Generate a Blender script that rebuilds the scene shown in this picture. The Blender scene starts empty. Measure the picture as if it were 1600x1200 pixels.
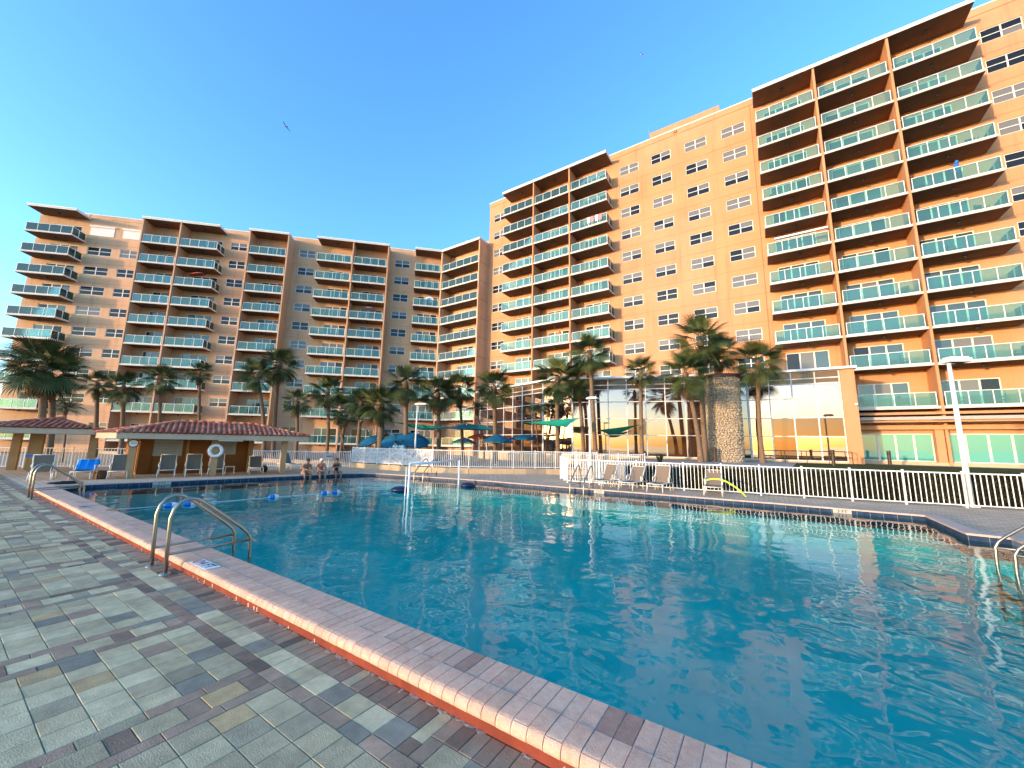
import bpy, bmesh, math, random
from mathutils import Vector, Matrix, geometry
R = math.radians
rnd = random.Random(7)
sc = bpy.context.scene
col = sc.collection

# ------------------------------------------------------------------ camera
F_PX, PITCH, ROLL, AZ, CAM_H = 603.6, R(8.81), R(1.01), R(56.49), 2.0
fw0 = Vector((-math.cos(AZ), math.sin(AZ), 0)); rt0 = Vector((math.sin(AZ), math.cos(AZ), 0)); up0 = Vector((0, 0, 1))
FW = fw0*math.cos(PITCH)+up0*math.sin(PITCH); UP = up0*math.cos(PITCH)-fw0*math.sin(PITCH)
RT = rt0*math.cos(ROLL)+UP*math.sin(ROLL); UP = UP*math.cos(ROLL)-rt0*math.sin(ROLL)
CAM = Vector((0, 0, CAM_H))
cd = bpy.data.cameras.new('camera'); cam = bpy.data.objects.new('camera', cd); col.objects.link(cam)
cam.matrix_world = Matrix(((RT.x, UP.x, -FW.x, 0), (RT.y, UP.y, -FW.y, 0), (RT.z, UP.z, -FW.z, CAM_H), (0, 0, 0, 1)))
cd.sensor_width = 36; cd.lens = 36*F_PX/1600; cd.clip_start = .05; cd.clip_end = 6000
sc.camera = cam

def ray(x, y): return RT*((x-800)/F_PX)-UP*((y-600)/F_PX)+FW
def gr(x, y, z=0.):                      # photo pixel -> point on the level z
    d = ray(x, y); return CAM+d*((z-CAM_H)/d.z)
def at(x, y, dep): return CAM+ray(x, y)*dep   # photo pixel -> point at a distance along the view axis

# ------------------------------------------------------------------ sky, sun, exposure
SUN_EL, SUN_OFF = 5.0, 23.0
sd = Vector((-math.sin(R(SUN_OFF))*math.cos(R(SUN_EL)), -math.cos(R(SUN_OFF))*math.cos(R(SUN_EL)), math.sin(R(SUN_EL))))
w = bpy.data.worlds.new('World'); sc.world = w; w.use_nodes = True
nt = w.node_tree; nt.nodes.clear()
sky = nt.nodes.new('ShaderNodeTexSky'); sky.sky_type = 'NISHITA'; sky.sun_disc = False
sky.sun_elevation = R(SUN_EL); sky.sun_rotation = math.atan2(sd.x, sd.y)
sky.air_density = 1.0; sky.dust_density = .8; sky.ozone_density = 3.2; sky.altitude = 0
hs = nt.nodes.new('ShaderNodeHueSaturation'); hs.inputs['Hue'].default_value = .502; hs.inputs['Saturation'].default_value = 1.08
bg = nt.nodes.new('ShaderNodeBackground'); bg.inputs[1].default_value = .15
wo = nt.nodes.new('ShaderNodeOutputWorld')
nt.links.new(sky.outputs[0], hs.inputs['Color']); nt.links.new(hs.outputs[0], bg.inputs[0]); nt.links.new(bg.outputs[0], wo.inputs[0])
sl = bpy.data.lights.new('sun', 'SUN'); sl.energy = .70; sl.angle = R(1.5); sl.color = (1, .70, .44)
so = bpy.data.objects.new('sun', sl); col.objects.link(so)
so.rotation_euler = sd.to_track_quat('Z', 'Y').to_euler(); so.location = (-40, -90, 60)
vs = sc.view_settings; vs.view_transform = 'Standard'; vs.look = 'None'; vs.gamma = 1; vs.exposure = 2.86; vs.use_curve_mapping = False
sc.render.engine = 'CYCLES'
sc.cycles.max_bounces = 8; sc.cycles.transparent_max_bounces = 16; sc.cycles.caustics_reflective = False; sc.cycles.caustics_refractive = False

# ------------------------------------------------------------------ materials
MATS = {}
def new_mat(name):
    m = bpy.data.materials.new(name); m.use_nodes = True; m.node_tree.nodes.clear(); MATS[name] = m
    o = m.node_tree.nodes.new('ShaderNodeOutputMaterial')
    return m, m.node_tree, o
def N(t, kind, **kw):
    n = t.nodes.new(kind)
    for k, v in kw.items():
        if k in n.inputs: n.inputs[k].default_value = v
        else: setattr(n, k, v)
    return n
def mat(name, c, rough=.7, var=.12, scale=3., metal=0., bump=0., bscale=60., spec=.4, obj_var=0., coords='Object', stretch=None, hue2=None, streak=0., blotch=0.):
    """Principled surface whose colour wanders with two noises, per-object tint and fine relief."""
    m, t, o = new_mat(name)
    b = N(t, 'ShaderNodeBsdfPrincipled', Roughness=rough, Metallic=metal)
    b.inputs['Specular IOR Level'].default_value = spec
    tc = N(t, 'ShaderNodeTexCoord'); src = tc.outputs['Object' if coords == 'World' else coords]
    if coords == 'World':
        src = N(t, 'ShaderNodeNewGeometry').outputs['Position']
    mp = N(t, 'ShaderNodeMapping')
    if stretch: mp.inputs['Scale'].default_value = stretch
    t.links.new(src, mp.inputs[0])
    n1 = N(t, 'ShaderNodeTexNoise', Scale=scale, Detail=6., Roughness=.62); t.links.new(mp.outputs[0], n1.inputs['Vector'])
    r1 = N(t, 'ShaderNodeMapRange'); r1.inputs['From Min'].default_value = .3; r1.inputs['From Max'].default_value = .7
    r1.inputs['To Min'].default_value = 1-var; r1.inputs['To Max'].default_value = 1+var
    t.links.new(n1.outputs[0], r1.inputs[0])
    val = r1.outputs[0]
    if obj_var:
        oi = N(t, 'ShaderNodeObjectInfo')
        r2 = N(t, 'ShaderNodeMapRange'); r2.inputs['To Min'].default_value = 1-obj_var; r2.inputs['To Max'].default_value = 1+obj_var
        t.links.new(oi.outputs['Random'], r2.inputs[0])
        mu = N(t, 'ShaderNodeMath', operation='MULTIPLY'); t.links.new(val, mu.inputs[0]); t.links.new(r2.outputs[0], mu.inputs[1]); val = mu.outputs[0]
    if streak:
        mp2 = N(t, 'ShaderNodeMapping'); mp2.inputs['Scale'].default_value = (1.1, 1.1, .06); t.links.new(src, mp2.inputs[0])
        n3 = N(t, 'ShaderNodeTexNoise', Scale=1.3, Detail=5., Roughness=.7); t.links.new(mp2.outputs[0], n3.inputs['Vector'])
        r3 = N(t, 'ShaderNodeMapRange'); r3.inputs['From Min'].default_value = .52; r3.inputs['From Max'].default_value = .78
        r3.inputs['To Min'].default_value = 1; r3.inputs['To Max'].default_value = 1-streak
        t.links.new(n3.outputs[0], r3.inputs[0])
        mu = N(t, 'ShaderNodeMath', operation='MULTIPLY'); t.links.new(val, mu.inputs[0]); t.links.new(r3.outputs[0], mu.inputs[1]); val = mu.outputs[0]
    if blotch:
        nq = N(t, 'ShaderNodeTexNoise', Scale=.9, Detail=7., Roughness=.7); t.links.new(mp.outputs[0], nq.inputs['Vector'])
        rq = N(t, 'ShaderNodeMapRange'); rq.inputs['From Min'].default_value = .32; rq.inputs['From Max'].default_value = .68; rq.inputs['To Min'].default_value = 1-blotch; rq.inputs['To Max'].default_value = 1+blotch
        t.links.new(nq.outputs[0], rq.inputs[0])
        mu = N(t, 'ShaderNodeMath', operation='MULTIPLY'); t.links.new(val, mu.inputs[0]); t.links.new(rq.outputs[0], mu.inputs[1]); val = mu.outputs[0]
    base = N(t, 'ShaderNodeRGB'); base.outputs[0].default_value = (*c, 1); bc = base.outputs[0]
    if hue2:
        n2 = N(t, 'ShaderNodeTexNoise', Scale=scale*.37, Detail=3.); t.links.new(mp.outputs[0], n2.inputs['Vector'])
        r4 = N(t, 'ShaderNodeMapRange'); r4.inputs['From Min'].default_value = .4; r4.inputs['From Max'].default_value = .62; t.links.new(n2.outputs[0], r4.inputs[0])
        mx = N(t, 'ShaderNodeMix', data_type='RGBA'); t.links.new(r4.outputs[0], mx.inputs[0]); t.links.new(bc, mx.inputs[6]); mx.inputs[7].default_value = (*hue2, 1); bc = mx.outputs[2]
    sc_ = N(t, 'ShaderNodeVectorMath', operation='SCALE'); t.links.new(bc, sc_.inputs[0]); t.links.new(val, sc_.inputs['Scale'])
    t.links.new(sc_.outputs[0], b.inputs['Base Color'])
    if bump:
        nb = N(t, 'ShaderNodeTexNoise', Scale=bscale, Detail=4.); t.links.new(mp.outputs[0], nb.inputs['Vector'])
        bp = N(t, 'ShaderNodeBump', Strength=bump, Distance=.02); t.links.new(nb.outputs[0], bp.inputs['Height']); t.links.new(bp.outputs[0], b.inputs['Normal'])
    t.links.new(b.outputs[0], o.inputs[0])
    return m
def tinted_glass(name, tint, diff, dfac, rough=.03):
    """pane: clear tinted part, a little milky body, Fresnel reflection"""
    m, t, o = new_mat(name)
    tr = N(t, 'ShaderNodeBsdfTransparent', Color=(*tint, 1)); df = N(t, 'ShaderNodeBsdfDiffuse', Color=(*diff, 1))
    gl = N(t, 'ShaderNodeBsdfGlossy', Roughness=rough); fr = N(t, 'ShaderNodeFresnel', IOR=1.5)
    m1 = N(t, 'ShaderNodeMixShader'); m1.inputs[0].default_value = dfac; t.links.new(tr.outputs[0], m1.inputs[1]); t.links.new(df.outputs[0], m1.inputs[2])
    m2 = N(t, 'ShaderNodeMixShader'); t.links.new(fr.outputs[0], m2.inputs[0]); t.links.new(m1.outputs[0], m2.inputs[1]); t.links.new(gl.outputs[0], m2.inputs[2])
    t.links.new(m2.outputs[0], o.inputs[0]); return m
def mirror_glass(name, body, refl, fac, rough=.01, wob=.0):
    m, t, o = new_mat(name)
    df = N(t, 'ShaderNodeBsdfDiffuse', Color=(*body, 1)); gl = N(t, 'ShaderNodeBsdfGlossy', Color=(*refl, 1), Roughness=rough)
    mx = N(t, 'ShaderNodeMixShader'); mx.inputs[0].default_value = fac
    if wob:
        ge = N(t, 'ShaderNodeNewGeometry'); no = N(t, 'ShaderNodeTexNoise', Scale=.9, Detail=1.); t.links.new(ge.outputs['Position'], no.inputs['Vector'])
        bp = N(t, 'ShaderNodeBump', Strength=wob, Distance=.05); t.links.new(no.outputs[0], bp.inputs['Height']); t.links.new(bp.outputs[0], gl.inputs['Normal'])
    t.links.new(df.outputs[0], mx.inputs[1]); t.links.new(gl.outputs[0], mx.inputs[2]); t.links.new(mx.outputs[0], o.inputs[0]); return m

STUCCO = mat('stucco', (.56, .268, .126), .85, .10, .35, bump=.25, bscale=25, spec=.2, coords='World', hue2=(.54, .278, .148), streak=.30)
STUCCO_L = mat('stucco_pale_lifted', (.62, .365, .210), .85, .10, .35, bump=.25, bscale=25, spec=.2, coords='World', hue2=(.60, .37, .225), streak=.28)  # lower wing: paler tone, albedo raised to offset its slanting sun
SOFFIT = mat('soffit_shaded', (.19, .105, .058), .9, .12, 1.5, coords='World', spec=.1)  # tan undersides darkened to brown, shade put into the colour; also joint lines
WHITE = mat('white_paint', (.78, .76, .70), .55, .06, 4, coords='World')
TRIM = mat('white_trim', (.62, .59, .53), .6, .08, 2, coords='World')
RAILW = mat('rail_white', (.80, .80, .76), .4, .04, 3, coords='World')
BGLASS = tinted_glass('balcony_glass', (.56, .83, .79), (.22, .49, .46), .13)
DARKG = mirror_glass('dark_pane', (.012, .013, .014), (.75, .73, .70), .045, .02)
GREYG = mirror_glass('blind_pane', (.16, .155, .145), (.8, .78, .75), .05, .03)
DOORG = mirror_glass('door_pane', (.05, .085, .09), (.75, .8, .8), .08, .03)
LAMPB = mat('lamp_black', (.02, .018, .016), .5, .1)
SHUT = mat('shutter_white', (.78, .77, .72), .6, .04, 2, stretch=(1, 1, 30))
ROOFW = mat('roof_white', (.8, .79, .76), .7, .05)
LOBG = mirror_glass('lobby_mirror', (.06, .035, .025), (.88, .64, .58), .43, .004, .02)
LOBD = mirror_glass('lobby_dark', (.08, .034, .016), (.7, .45, .33), .18, .01, .02)
SPAND = mirror_glass('spandrel', (.15, .085, .045), (.7, .55, .4), .06, .08)
GREENG = mirror_glass('green_pane', (.06, .32, .27), (.8, .9, .88), .10, .02)
STONE = mat('tower_stone', (.52, .41, .28), .9, .35, 6, obj_var=.0, bump=.5, bscale=30, coords='World', spec=.15)
CONC = mat('concrete', (.42, .38, .33), .9, .1, 1.5, bump=.2, bscale=30, coords='World', spec=.2)
TANCURB = mat('tan_curb', (.55, .39, .23), .9, .1, 1.2, bump=.2, bscale=25, coords='World', spec=.2)
TRUNK = mat('palm_trunk', (.20, .13, .085), .95, .3, 5, bump=.6, bscale=14, coords='World', stretch=(1, 1, 3.5), spec=.1)
BOOT = mat('palm_boot', (.22, .13, .075), .95, .3, 6, coords='World', spec=.1)
FROND = mat('palm_frond', (.040, .068, .020), .55, .35, 1.3, obj_var=.35, coords='World', spec=.3, hue2=(.070, .086, .022))
FRONDD = mat('palm_frond_dry', (.17, .105, .050), .8, .3, 2, obj_var=.3, coords='World', spec=.15)
FEATH = mat('feather_frond', (.032, .062, .016), .5, .35, 1.5, obj_var=.3, coords='World', spec=.35)
HEDGE = mat('hedge_leaf', (.040, .040, .016), .7, .5, 9, coords='World', spec=.2)
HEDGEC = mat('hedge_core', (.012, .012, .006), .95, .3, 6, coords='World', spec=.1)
STEEL = mat('rail_bronze_steel', (.36, .31, .25), .3, .1, 8, metal=.9, coords='World')
SLING = mat('sling_tan', (.20, .155, .115), .85, .12, 40, coords='World', spec=.15)
SLINGG = mat('sling_grey', (.19, .168, .14), .85, .12, 40, coords='World', spec=.15)
FRAMEL = mat('lounger_frame', (.72, .67, .58), .45, .06, 5, coords='World')
TILE_R = mat('roof_tile', (.36, .095, .050), .75, .3, 4, obj_var=.35, bump=.3, bscale=30, coords='World', spec=.2, hue2=(.42, .17, .10))
FASCIA = mat('fascia_beige', (.47, .355, .24), .7, .08, 1.5, coords='World')
COLM = mat('column_tan', (.42, .26, .12), .85, .1, 2, bump=.2, bscale=30, coords='World')
WALLO = mat('pavilion_wall', (.27, .098, .022), .85, .1, 2, coords='World')
WOODD = mat('dark_wood', (.10, .045, .02), .7, .2, 3, coords='World')
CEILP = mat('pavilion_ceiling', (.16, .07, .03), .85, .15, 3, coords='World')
BLUEC = mat('umbrella_blue', (.014, .105, .175), .85, .1, 2, coords='World', spec=.1)
NAVY = mat('navy_vinyl', (.006, .014, .06), .35, .1, 4)
GREENC = mat('sail_green', (.015, .27, .17), .8, .06, 1, coords='World', spec=.1)
TEALC = mat('sail_teal', (.02, .24, .26), .8, .06, 1, coords='World', spec=.1)
REDC = mat('umbrella_red', (.42, .10, .06), .85, .15, 3, spec=.1)
TOWELB = mat('towel_blue', (.02, .28, .75), .95, .12, 12, bump=.4, bscale=80, spec=.05)
NOODLE = mat('noodle_yellow', (.62, .80, .06), .7, .05)
FLOATW = mat('float_white', (.78, .80, .82), .4, .03); FLOATB = mat('float_blue', (.02, .16, .50), .4, .05)
SKIN = mat('skin', (.42, .23, .14), .6, .08, 12, spec=.3)
SKIN2 = mat('skin_tan', (.33, .165, .10), .6, .08, 12, spec=.3)
HAIRD = mat('hair_dark', (.012, .009, .007), .6, .2, 30)
CLOTHD = mat('swim_dark', (.02, .015, .02), .8, .2, 10); CLOTHC = mat('swim_coral', (.50, .14, .12), .8, .15, 10); CLOTHT = mat('trunks_tan', (.34, .24, .14), .85, .2, 10)
CLOTHW = mat('shirt_white', (.74, .76, .78), .85, .06, 6); CLOTHA = mat('shirt_aqua', (.45, .70, .68), .85, .08, 6)
BROWNM = mat('brown_metal', (.055, .028, .016), .5, .15, 6)
GALV = mat('galvanised', (.42, .43, .43), .45, .15, 3, metal=.7)
SIGNF = mat('sign_face', (.42, .40, .35), .6, .05, 2); SIGNT = mat('sign_ink', (.24, .24, .24), .7, .1); INKB = mat('ink_black', (.012, .012, .014), .6, .1); INKBL = mat('ink_blue', (.03, .16, .35), .6, .1)
PINKT = mat('towel_pink', (.62, .25, .30), .95, .1, 8); CREAM = mat('cream_towel', (.70, .48, .32), .95, .1, 8)
BIRDD = mat('bird_grey', (.07, .07, .075), .8, .2, 10); BIRDW = mat('bird_white', (.78, .78, .76), .8, .05, 10)
RISER = mat('red_riser', (.20, .045, .027), .85, .22, 5, bump=.5, bscale=18, coords='World', spec=.15)
COPE = mat('coping_brick', (.58, .37, .265), .85, .13, 22, obj_var=.10, bump=.55, bscale=110, coords='World', spec=.2, hue2=(.58, .405, .295), blotch=.10)
COPEF = mat('coping_far', (.55, .40, .32), .85, .12, 4, coords='World', spec=.2)
MORTAR = mat('mortar', (.27, .24, .22), .95, .25, 30, coords='World', bump=.5, bscale=60, spec=.1)
SALT = mat('efflorescence', (.58, .53, .47), .95, .25, 20, coords='World', bump=.8, bscale=40, spec=.1)
PAVC = [(.335, .352, .300), (.300, .305, .255), (.255, .262, .225), (.205, .215, .195), (.150, .168, .180), (.285, .250, .180), (.185, .165, .160), (.150, .125, .125), (.095, .088, .092), (.225, .190, .182)]
PAVC = [(c[0]*1.70, c[1]*1.40, c[2]*.98) for c in PAVC]
PAV = [mat('paver_%d' % i, c, .88, .16, 9, obj_var=.10, bump=.35, bscale=90, coords='World', spec=.2, hue2=tuple(x*.86 for x in c), blotch=.16) for i, c in enumerate(PAVC)]

def pool_tile():
    m, t, o = new_mat('pool_tile'); b = N(t, 'ShaderNodeBsdfPrincipled', Roughness=.45); b.inputs['Specular IOR Level'].default_value = .2
    ge = N(t, 'ShaderNodeNewGeometry'); mp = N(t, 'ShaderNodeMapping'); t.links.new(ge.outputs['Position'], mp.inputs[0])
    vo = N(t, 'ShaderNodeTexNoise', Scale=5., Detail=2.); t.links.new(mp.outputs[0], vo.inputs[0])
    cr = N(t, 'ShaderNodeValToRGB'); cr.color_ramp.elements[0].position = .35; cr.color_ramp.elements[0].color = (.010, .028, .070, 1); cr.color_ramp.elements[1].position = .7; cr.color_ramp.elements[1].color = (.028, .058, .105, 1)
    t.links.new(vo.outputs[0], cr.inputs[0]); t.links.new(cr.outputs[0], b.inputs['Base Color']); t.links.new(b.outputs[0], o.inputs[0]); return m
PTILE = pool_tile()
GROUT = mat('tile_grout', (.20, .23, .25), .9, .1)
PLASTER = mat('pool_plaster', (.32, .66, .66), .9, .10, .8, coords='World', spec=.1)

def water_mat():
    m, t, o = new_mat('pool_water')
    ge = N(t, 'ShaderNodeNewGeometry')
    mp = N(t, 'ShaderNodeMapping'); mp.inputs['Scale'].default_value = (1, 1, 1); t.links.new(ge.outputs['Position'], mp.inputs[0])
    n1 = N(t, 'ShaderNodeTexNoise', Scale=.7, Detail=1., Roughness=.4, Distortion=.5); t.links.new(mp.outputs[0], n1.inputs[0])
    n2 = N(t, 'ShaderNodeTexNoise', Scale=2.1, Detail=1.5, Roughness=.5, Distortion=1.1); t.links.new(mp.outputs[0], n2.inputs[0])
    ad = N(t, 'ShaderNodeMath', operation='MULTIPLY_ADD'); ad.inputs[1].default_value = .20
    t.links.new(n2.outputs[0], ad.inputs[0]); t.links.new(n1.outputs[0], ad.inputs[2])
    n3 = N(t, 'ShaderNodeTexNoise', Scale=6.5, Detail=1., Distortion=1.); t.links.new(mp.outputs[0], n3.inputs[0])
    ad2 = N(t, 'ShaderNodeMath', operation='MULTIPLY_ADD'); ad2.inputs[1].default_value = .018; t.links.new(n3.outputs[0], ad2.inputs[0]); t.links.new(ad.outputs[0], ad2.inputs[2])
    bp = N(t, 'ShaderNodeBump', Strength=1., Distance=.028); t.links.new(ad2.outputs[0], bp.inputs['Height'])
    dt = N(t, 'ShaderNodeVectorMath', operation='DOT_PRODUCT'); t.links.new(ge.outputs['Incoming'], dt.inputs[0]); t.links.new(bp.outputs[0], dt.inputs[1])
    ab = N(t, 'ShaderNodeMath', operation='ABSOLUTE'); t.links.new(dt.outputs['Value'], ab.inputs[0])
    om = N(t, 'ShaderNodeMath', operation='SUBTRACT', use_clamp=True); om.inputs[0].default_value = 1; t.links.new(ab.outputs[0], om.inputs[1])
    pw = N(t, 'ShaderNodeMath', operation='POWER'); pw.inputs[1].default_value = 5; t.links.new(om.outputs[0], pw.inputs[0])
    fr = N(t, 'ShaderNodeMath', operation='MULTIPLY_ADD'); fr.inputs[1].default_value = .98; fr.inputs[2].default_value = .02; t.links.new(pw.outputs[0], fr.inputs[0])   # Schlick, both sides alike
    tr = N(t, 'ShaderNodeBsdfTransparent', Color=(.055, .79, .735, 1)); gl = N(t, 'ShaderNodeBsdfGlossy', Roughness=.015); t.links.new(bp.outputs[0], gl.inputs['Normal'])
    mx = N(t, 'ShaderNodeMixShader'); t.links.new(fr.outputs[0], mx.inputs[0]); t.links.new(tr.outputs[0], mx.inputs[1]); t.links.new(gl.outputs[0], mx.inputs[2]); t.links.new(mx.outputs[0], o.inputs[0]); return m
WATER = water_mat()
def deck_mat():
    m, t, o = new_mat('deck_pavers_far'); b = N(t, 'ShaderNodeBsdfPrincipled', Roughness=1.); b.inputs['Specular IOR Level'].default_value = .0
    ge = N(t, 'ShaderNodeNewGeometry'); mp = N(t, 'ShaderNodeMapping'); t.links.new(ge.outputs['Position'], mp.inputs[0])
    br = N(t, 'ShaderNodeTexBrick', Scale=1.); br.inputs['Color1'].default_value = (.70, .50, .325, 1); br.inputs['Color2'].default_value = (.59, .42, .27, 1); br.inputs['Mortar'].default_value = (.34, .25, .17, 1)
    br.inputs['Brick Width'].default_value = .34; br.inputs['Row Height'].default_value = .23; br.inputs['Mortar Size'].default_value = .012; br.inputs['Bias'].default_value = -.1
    t.links.new(mp.outputs[0], br.inputs[0])
    no = N(t, 'ShaderNodeTexNoise', Scale=1.2, Detail=5.); t.links.new(mp.outputs[0], no.inputs[0])
    r = N(t, 'ShaderNodeMapRange'); r.inputs['To Min'].default_value = .75; r.inputs['To Max'].default_value = 1.25; t.links.new(no.outputs[0], r.inputs[0])
    v = N(t, 'ShaderNodeVectorMath', operation='SCALE'); t.links.new(br.outputs[0], v.inputs[0]); t.links.new(r.outputs[0], v.inputs['Scale'])
    t.links.new(v.outputs[0], b.inputs['Base Color']); t.links.new(b.outputs[0], o.inputs[0]); return m
DECK = deck_mat()
SAND = mat('sand_ground', (.36, .30, .22), .95, .15, .4, coords='World', spec=.1)
LAWN = mat('lawn', (.060, .072, .020), .95, .35, 3, coords='World', spec=.1)
PATIO = mat('patio', (.36, .28, .20), .9, .12, 1.2, coords='World', spec=.15)

# ------------------------------------------------------------------ mesh helpers
class M:
    def __init__(s): s.v = []; s.f = []; s.m = []; s.sm = False
    def quad(s, a, b, c, d, mi=0):
        n = len(s.v); s.v += [tuple(a), tuple(b), tuple(c), tuple(d)]; s.f.append((n, n+1, n+2, n+3)); s.m.append(mi)
    def tri(s, a, b, c, mi=0):
        n = len(s.v); s.v += [tuple(a), tuple(b), tuple(c)]; s.f.append((n, n+1, n+2)); s.m.append(mi)
    def box(s, x0, x1, y0, y1, z0, z1, mi=0, mis=None):
        n = len(s.v)
        s.v += [(x0, y0, z0), (x1, y0, z0), (x1, y1, z0), (x0, y1, z0), (x0, y0, z1), (x1, y0, z1), (x1, y1, z1), (x0, y1, z1)]
        fs = [(0, 3, 2, 1), (4, 5, 6, 7), (0, 1, 5, 4), (1, 2, 6, 5), (2, 3, 7, 6), (3, 0, 4, 7)]   # bottom top front right back left
        for i, f in enumerate(fs): s.f.append(tuple(n+k for k in f)); s.m.append(mis[i] if mis else mi)
        return s
    def prism(s, poly, z0, z1, mi=0, cap=True):
        n = len(s.v); k = len(poly)
        s.v += [(p[0], p[1], z0) for p in poly]+[(p[0], p[1], z1) for p in poly]
        for i in range(k): j = (i+1) % k; s.f.append((n+i, n+j, n+k+j, n+k+i)); s.m.append(mi)
        if cap:
            s.f.append(tuple(n+k+i for i in range(k))); s.m.append(mi); s.f.append(tuple(n+k-1-i for i in range(k))); s.m.append(mi)
        return s
    def tube(s, path, r, n=8, mi=0, cap=True, closed=False):
        P = [Vector(p) for p in path]; rr = r if isinstance(r, (list, tuple)) else [r]*len(P); base = len(s.v); k = len(P)
        prev = None
        for i, p in enumerate(P):
            if closed: d = (P[(i+1) % k]-P[i-1])
            else: d = P[min(i+1, k-1)]-P[max(i-1, 0)]
            d.normalize()
            if prev is None:
                a = Vector((0, 0, 1)) if abs(d.z) < .9 else Vector((1, 0, 0)); u = d.cross(a).normalized()
            else: u = (prev-d*prev.dot(d)).normalized()
            prev = u; v = d.cross(u)
            for j in range(n):
                an = 2*math.pi*j/n; s.v.append(tuple(p+(u*math.cos(an)+v*math.sin(an))*rr[i]))
        for i in range(k if closed else k-1):
            i2 = (i+1) % k
            for j in range(n):
                j2 = (j+1) % n; s.f.append((base+i*n+j, base+i*n+j2, base+i2*n+j2, base+i2*n+j)); s.m.append(mi)
        if cap and not closed:
            s.f.append(tuple(base+n-1-j for j in range(n))); s.m.append(mi); s.f.append(tuple(base+(k-1)*n+j for j in range(n))); s.m.append(mi)
        return s
    def lathe(s, prof, n=16, c=(0, 0, 0), mi=0):
        base = len(s.v)
        for r_, z in prof:
            for j in range(n): a = 2*math.pi*j/n; s.v.append((c[0]+r_*math.cos(a), c[1]+r_*math.sin(a), c[2]+z))
        for i in range(len(prof)-1):
            for j in range(n): j2 = (j+1) % n; s.f.append((base+i*n+j, base+i*n+j2, base+(i+1)*n+j2, base+(i+1)*n+j)); s.m.append(mi)
        return s
    def ell(s, c, r, nu=12, nv=8, mi=0):
        prof = [(math.sin(math.pi*i/nv), -math.cos(math.pi*i/nv)) for i in range(nv+1)]; base = len(s.v)
        for pr_, z in prof:
            for j in range(nu): a = 2*math.pi*j/nu; s.v.append((c[0]+r[0]*max(pr_, .001)*math.cos(a), c[1]+r[1]*max(pr_, .001)*math.sin(a), c[2]+r[2]*z))
        for i in range(nv):
            for j in range(nu): j2 = (j+1) % nu; s.f.append((base+i*nu+j, base+i*nu+j2, base+(i+1)*nu+j2, base+(i+1)*nu+j)); s.m.append(mi)
        return s
    def mesh(s, name, mats, smooth=False):
        me = bpy.data.meshes.new(name); me.from_pydata(s.v, [], s.f)
        for m_ in (mats if isinstance(mats, (list, tuple)) else [mats]): me.materials.append(m_)
        me.polygons.foreach_set('material_index', s.m)
        if smooth: me.polygons.foreach_set('use_smooth', [True]*len(s.f))
        me.update(); return me
def link(name, me, parent=None, loc=None, rz=0, T=None):
    o = bpy.data.objects.new(name, me); col.objects.link(o)
    if parent: o.parent = parent
    if T is not None: o.matrix_basis = T
    else:
        if loc is not None: o.location = loc
        if rz: o.rotation_euler = (0, 0, rz)
    return o
def tag(o, label, cat, group=None):
    o['label'] = label; o['category'] = cat
    if group: o['group'] = group
    return o
def empty(name, label, cat, loc=(0, 0, 0), rz=0, group=None):
    o = bpy.data.objects.new(name, None); o.empty_display_size = .2; col.objects.link(o); o.location = loc; o.rotation_euler = (0, 0, rz)
    return tag(o, label, cat, group)
def struct(o): o['kind'] = 'structure'; return o
def stuff(o): o['kind'] = 'stuff'; return o
def TR(x, y, z): return Matrix.Translation((x, y, z))

# ------------------------------------------------------------------ ground, pool, deck
Y0, Y1, Y2 = 2.44, 2.70, 2.97          # coping rows on the near side
WZ, CZ = .0, .16                     # water level, coping level
POOL = [(4.3, 2.97), (4.3, 13.5), (3.66, 13.55), (3.66, 16.42), (0, 16.45), (-4, 16.25), (-8.4, 16.0), (-12.2, 15.95), (-15.8, 15.5), (-18.2, 15.25), (-19.4, 15.0), (-20.1, 14.6), (-20.55, 13.9), (-20.8, 12.7), (-21.05, 11.0), (-21.6, 8.2), (-22.2, 5.0), (-22.5, 2.97)]
def offset_poly(P, d):
    out = []; k = len(P)
    for i in range(k):
        a, b, c = Vector(P[i-1]), Vector(P[i]), Vector(P[(i+1) % k])
        e1 = (b-a).normalized(); e2 = (c-b).normalized(); n1 = Vector((e1.y, -e1.x)); n2 = Vector((e2.y, -e2.x))
        m_ = (n1+n2); m_ = m_/max(m_.length_squared, 1e-6)*2 if m_.length > .01 else n1
        out.append(tuple(b+m_*d))
    return out
def holed(outer, hole, z):
    vv = [Vector((p[0], p[1], 0)) for p in outer]; hh = [Vector((p[0], p[1], 0)) for p in hole]
    tr = geometry.tessellate_polygon([vv, hh]); al = vv+hh; m = M()
    m.v = [(p.x, p.y, z) for p in al]
    for t_ in tr:
        a, b, c = [al[i] for i in t_]
        m.f.append(tuple(t_) if (b-a).cross(c-a).z > 0 else tuple(reversed(t_))); m.m.append(0)
    return m
OUT = offset_poly(POOL, .5)
far = [(-3000, -45), (3000, -45), (3000, 3000), (-3000, 3000)]
dk = [(-70, -12), (30, -12), (30, 60), (-70, 60)]
struct(link('ground', holed(far, [(p[0], p[1]) for p in dk], -.06).mesh('ground', SAND)))
SEA = mat('sea_water', (.03, .07, .08), .12, .1, .2, coords='World', spec=.5, bump=.25, bscale=.5)
m = M(); m.quad((-3000, -3000, -.4), (3000, -3000, -.4), (3000, -44.9, -.4), (-3000, -44.9, -.4)); struct(link('sea', m.mesh('sea', SEA)))
struct(link('pool_deck', holed(dk, OUT, -.014).mesh('pool_deck', DECK)))
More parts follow.
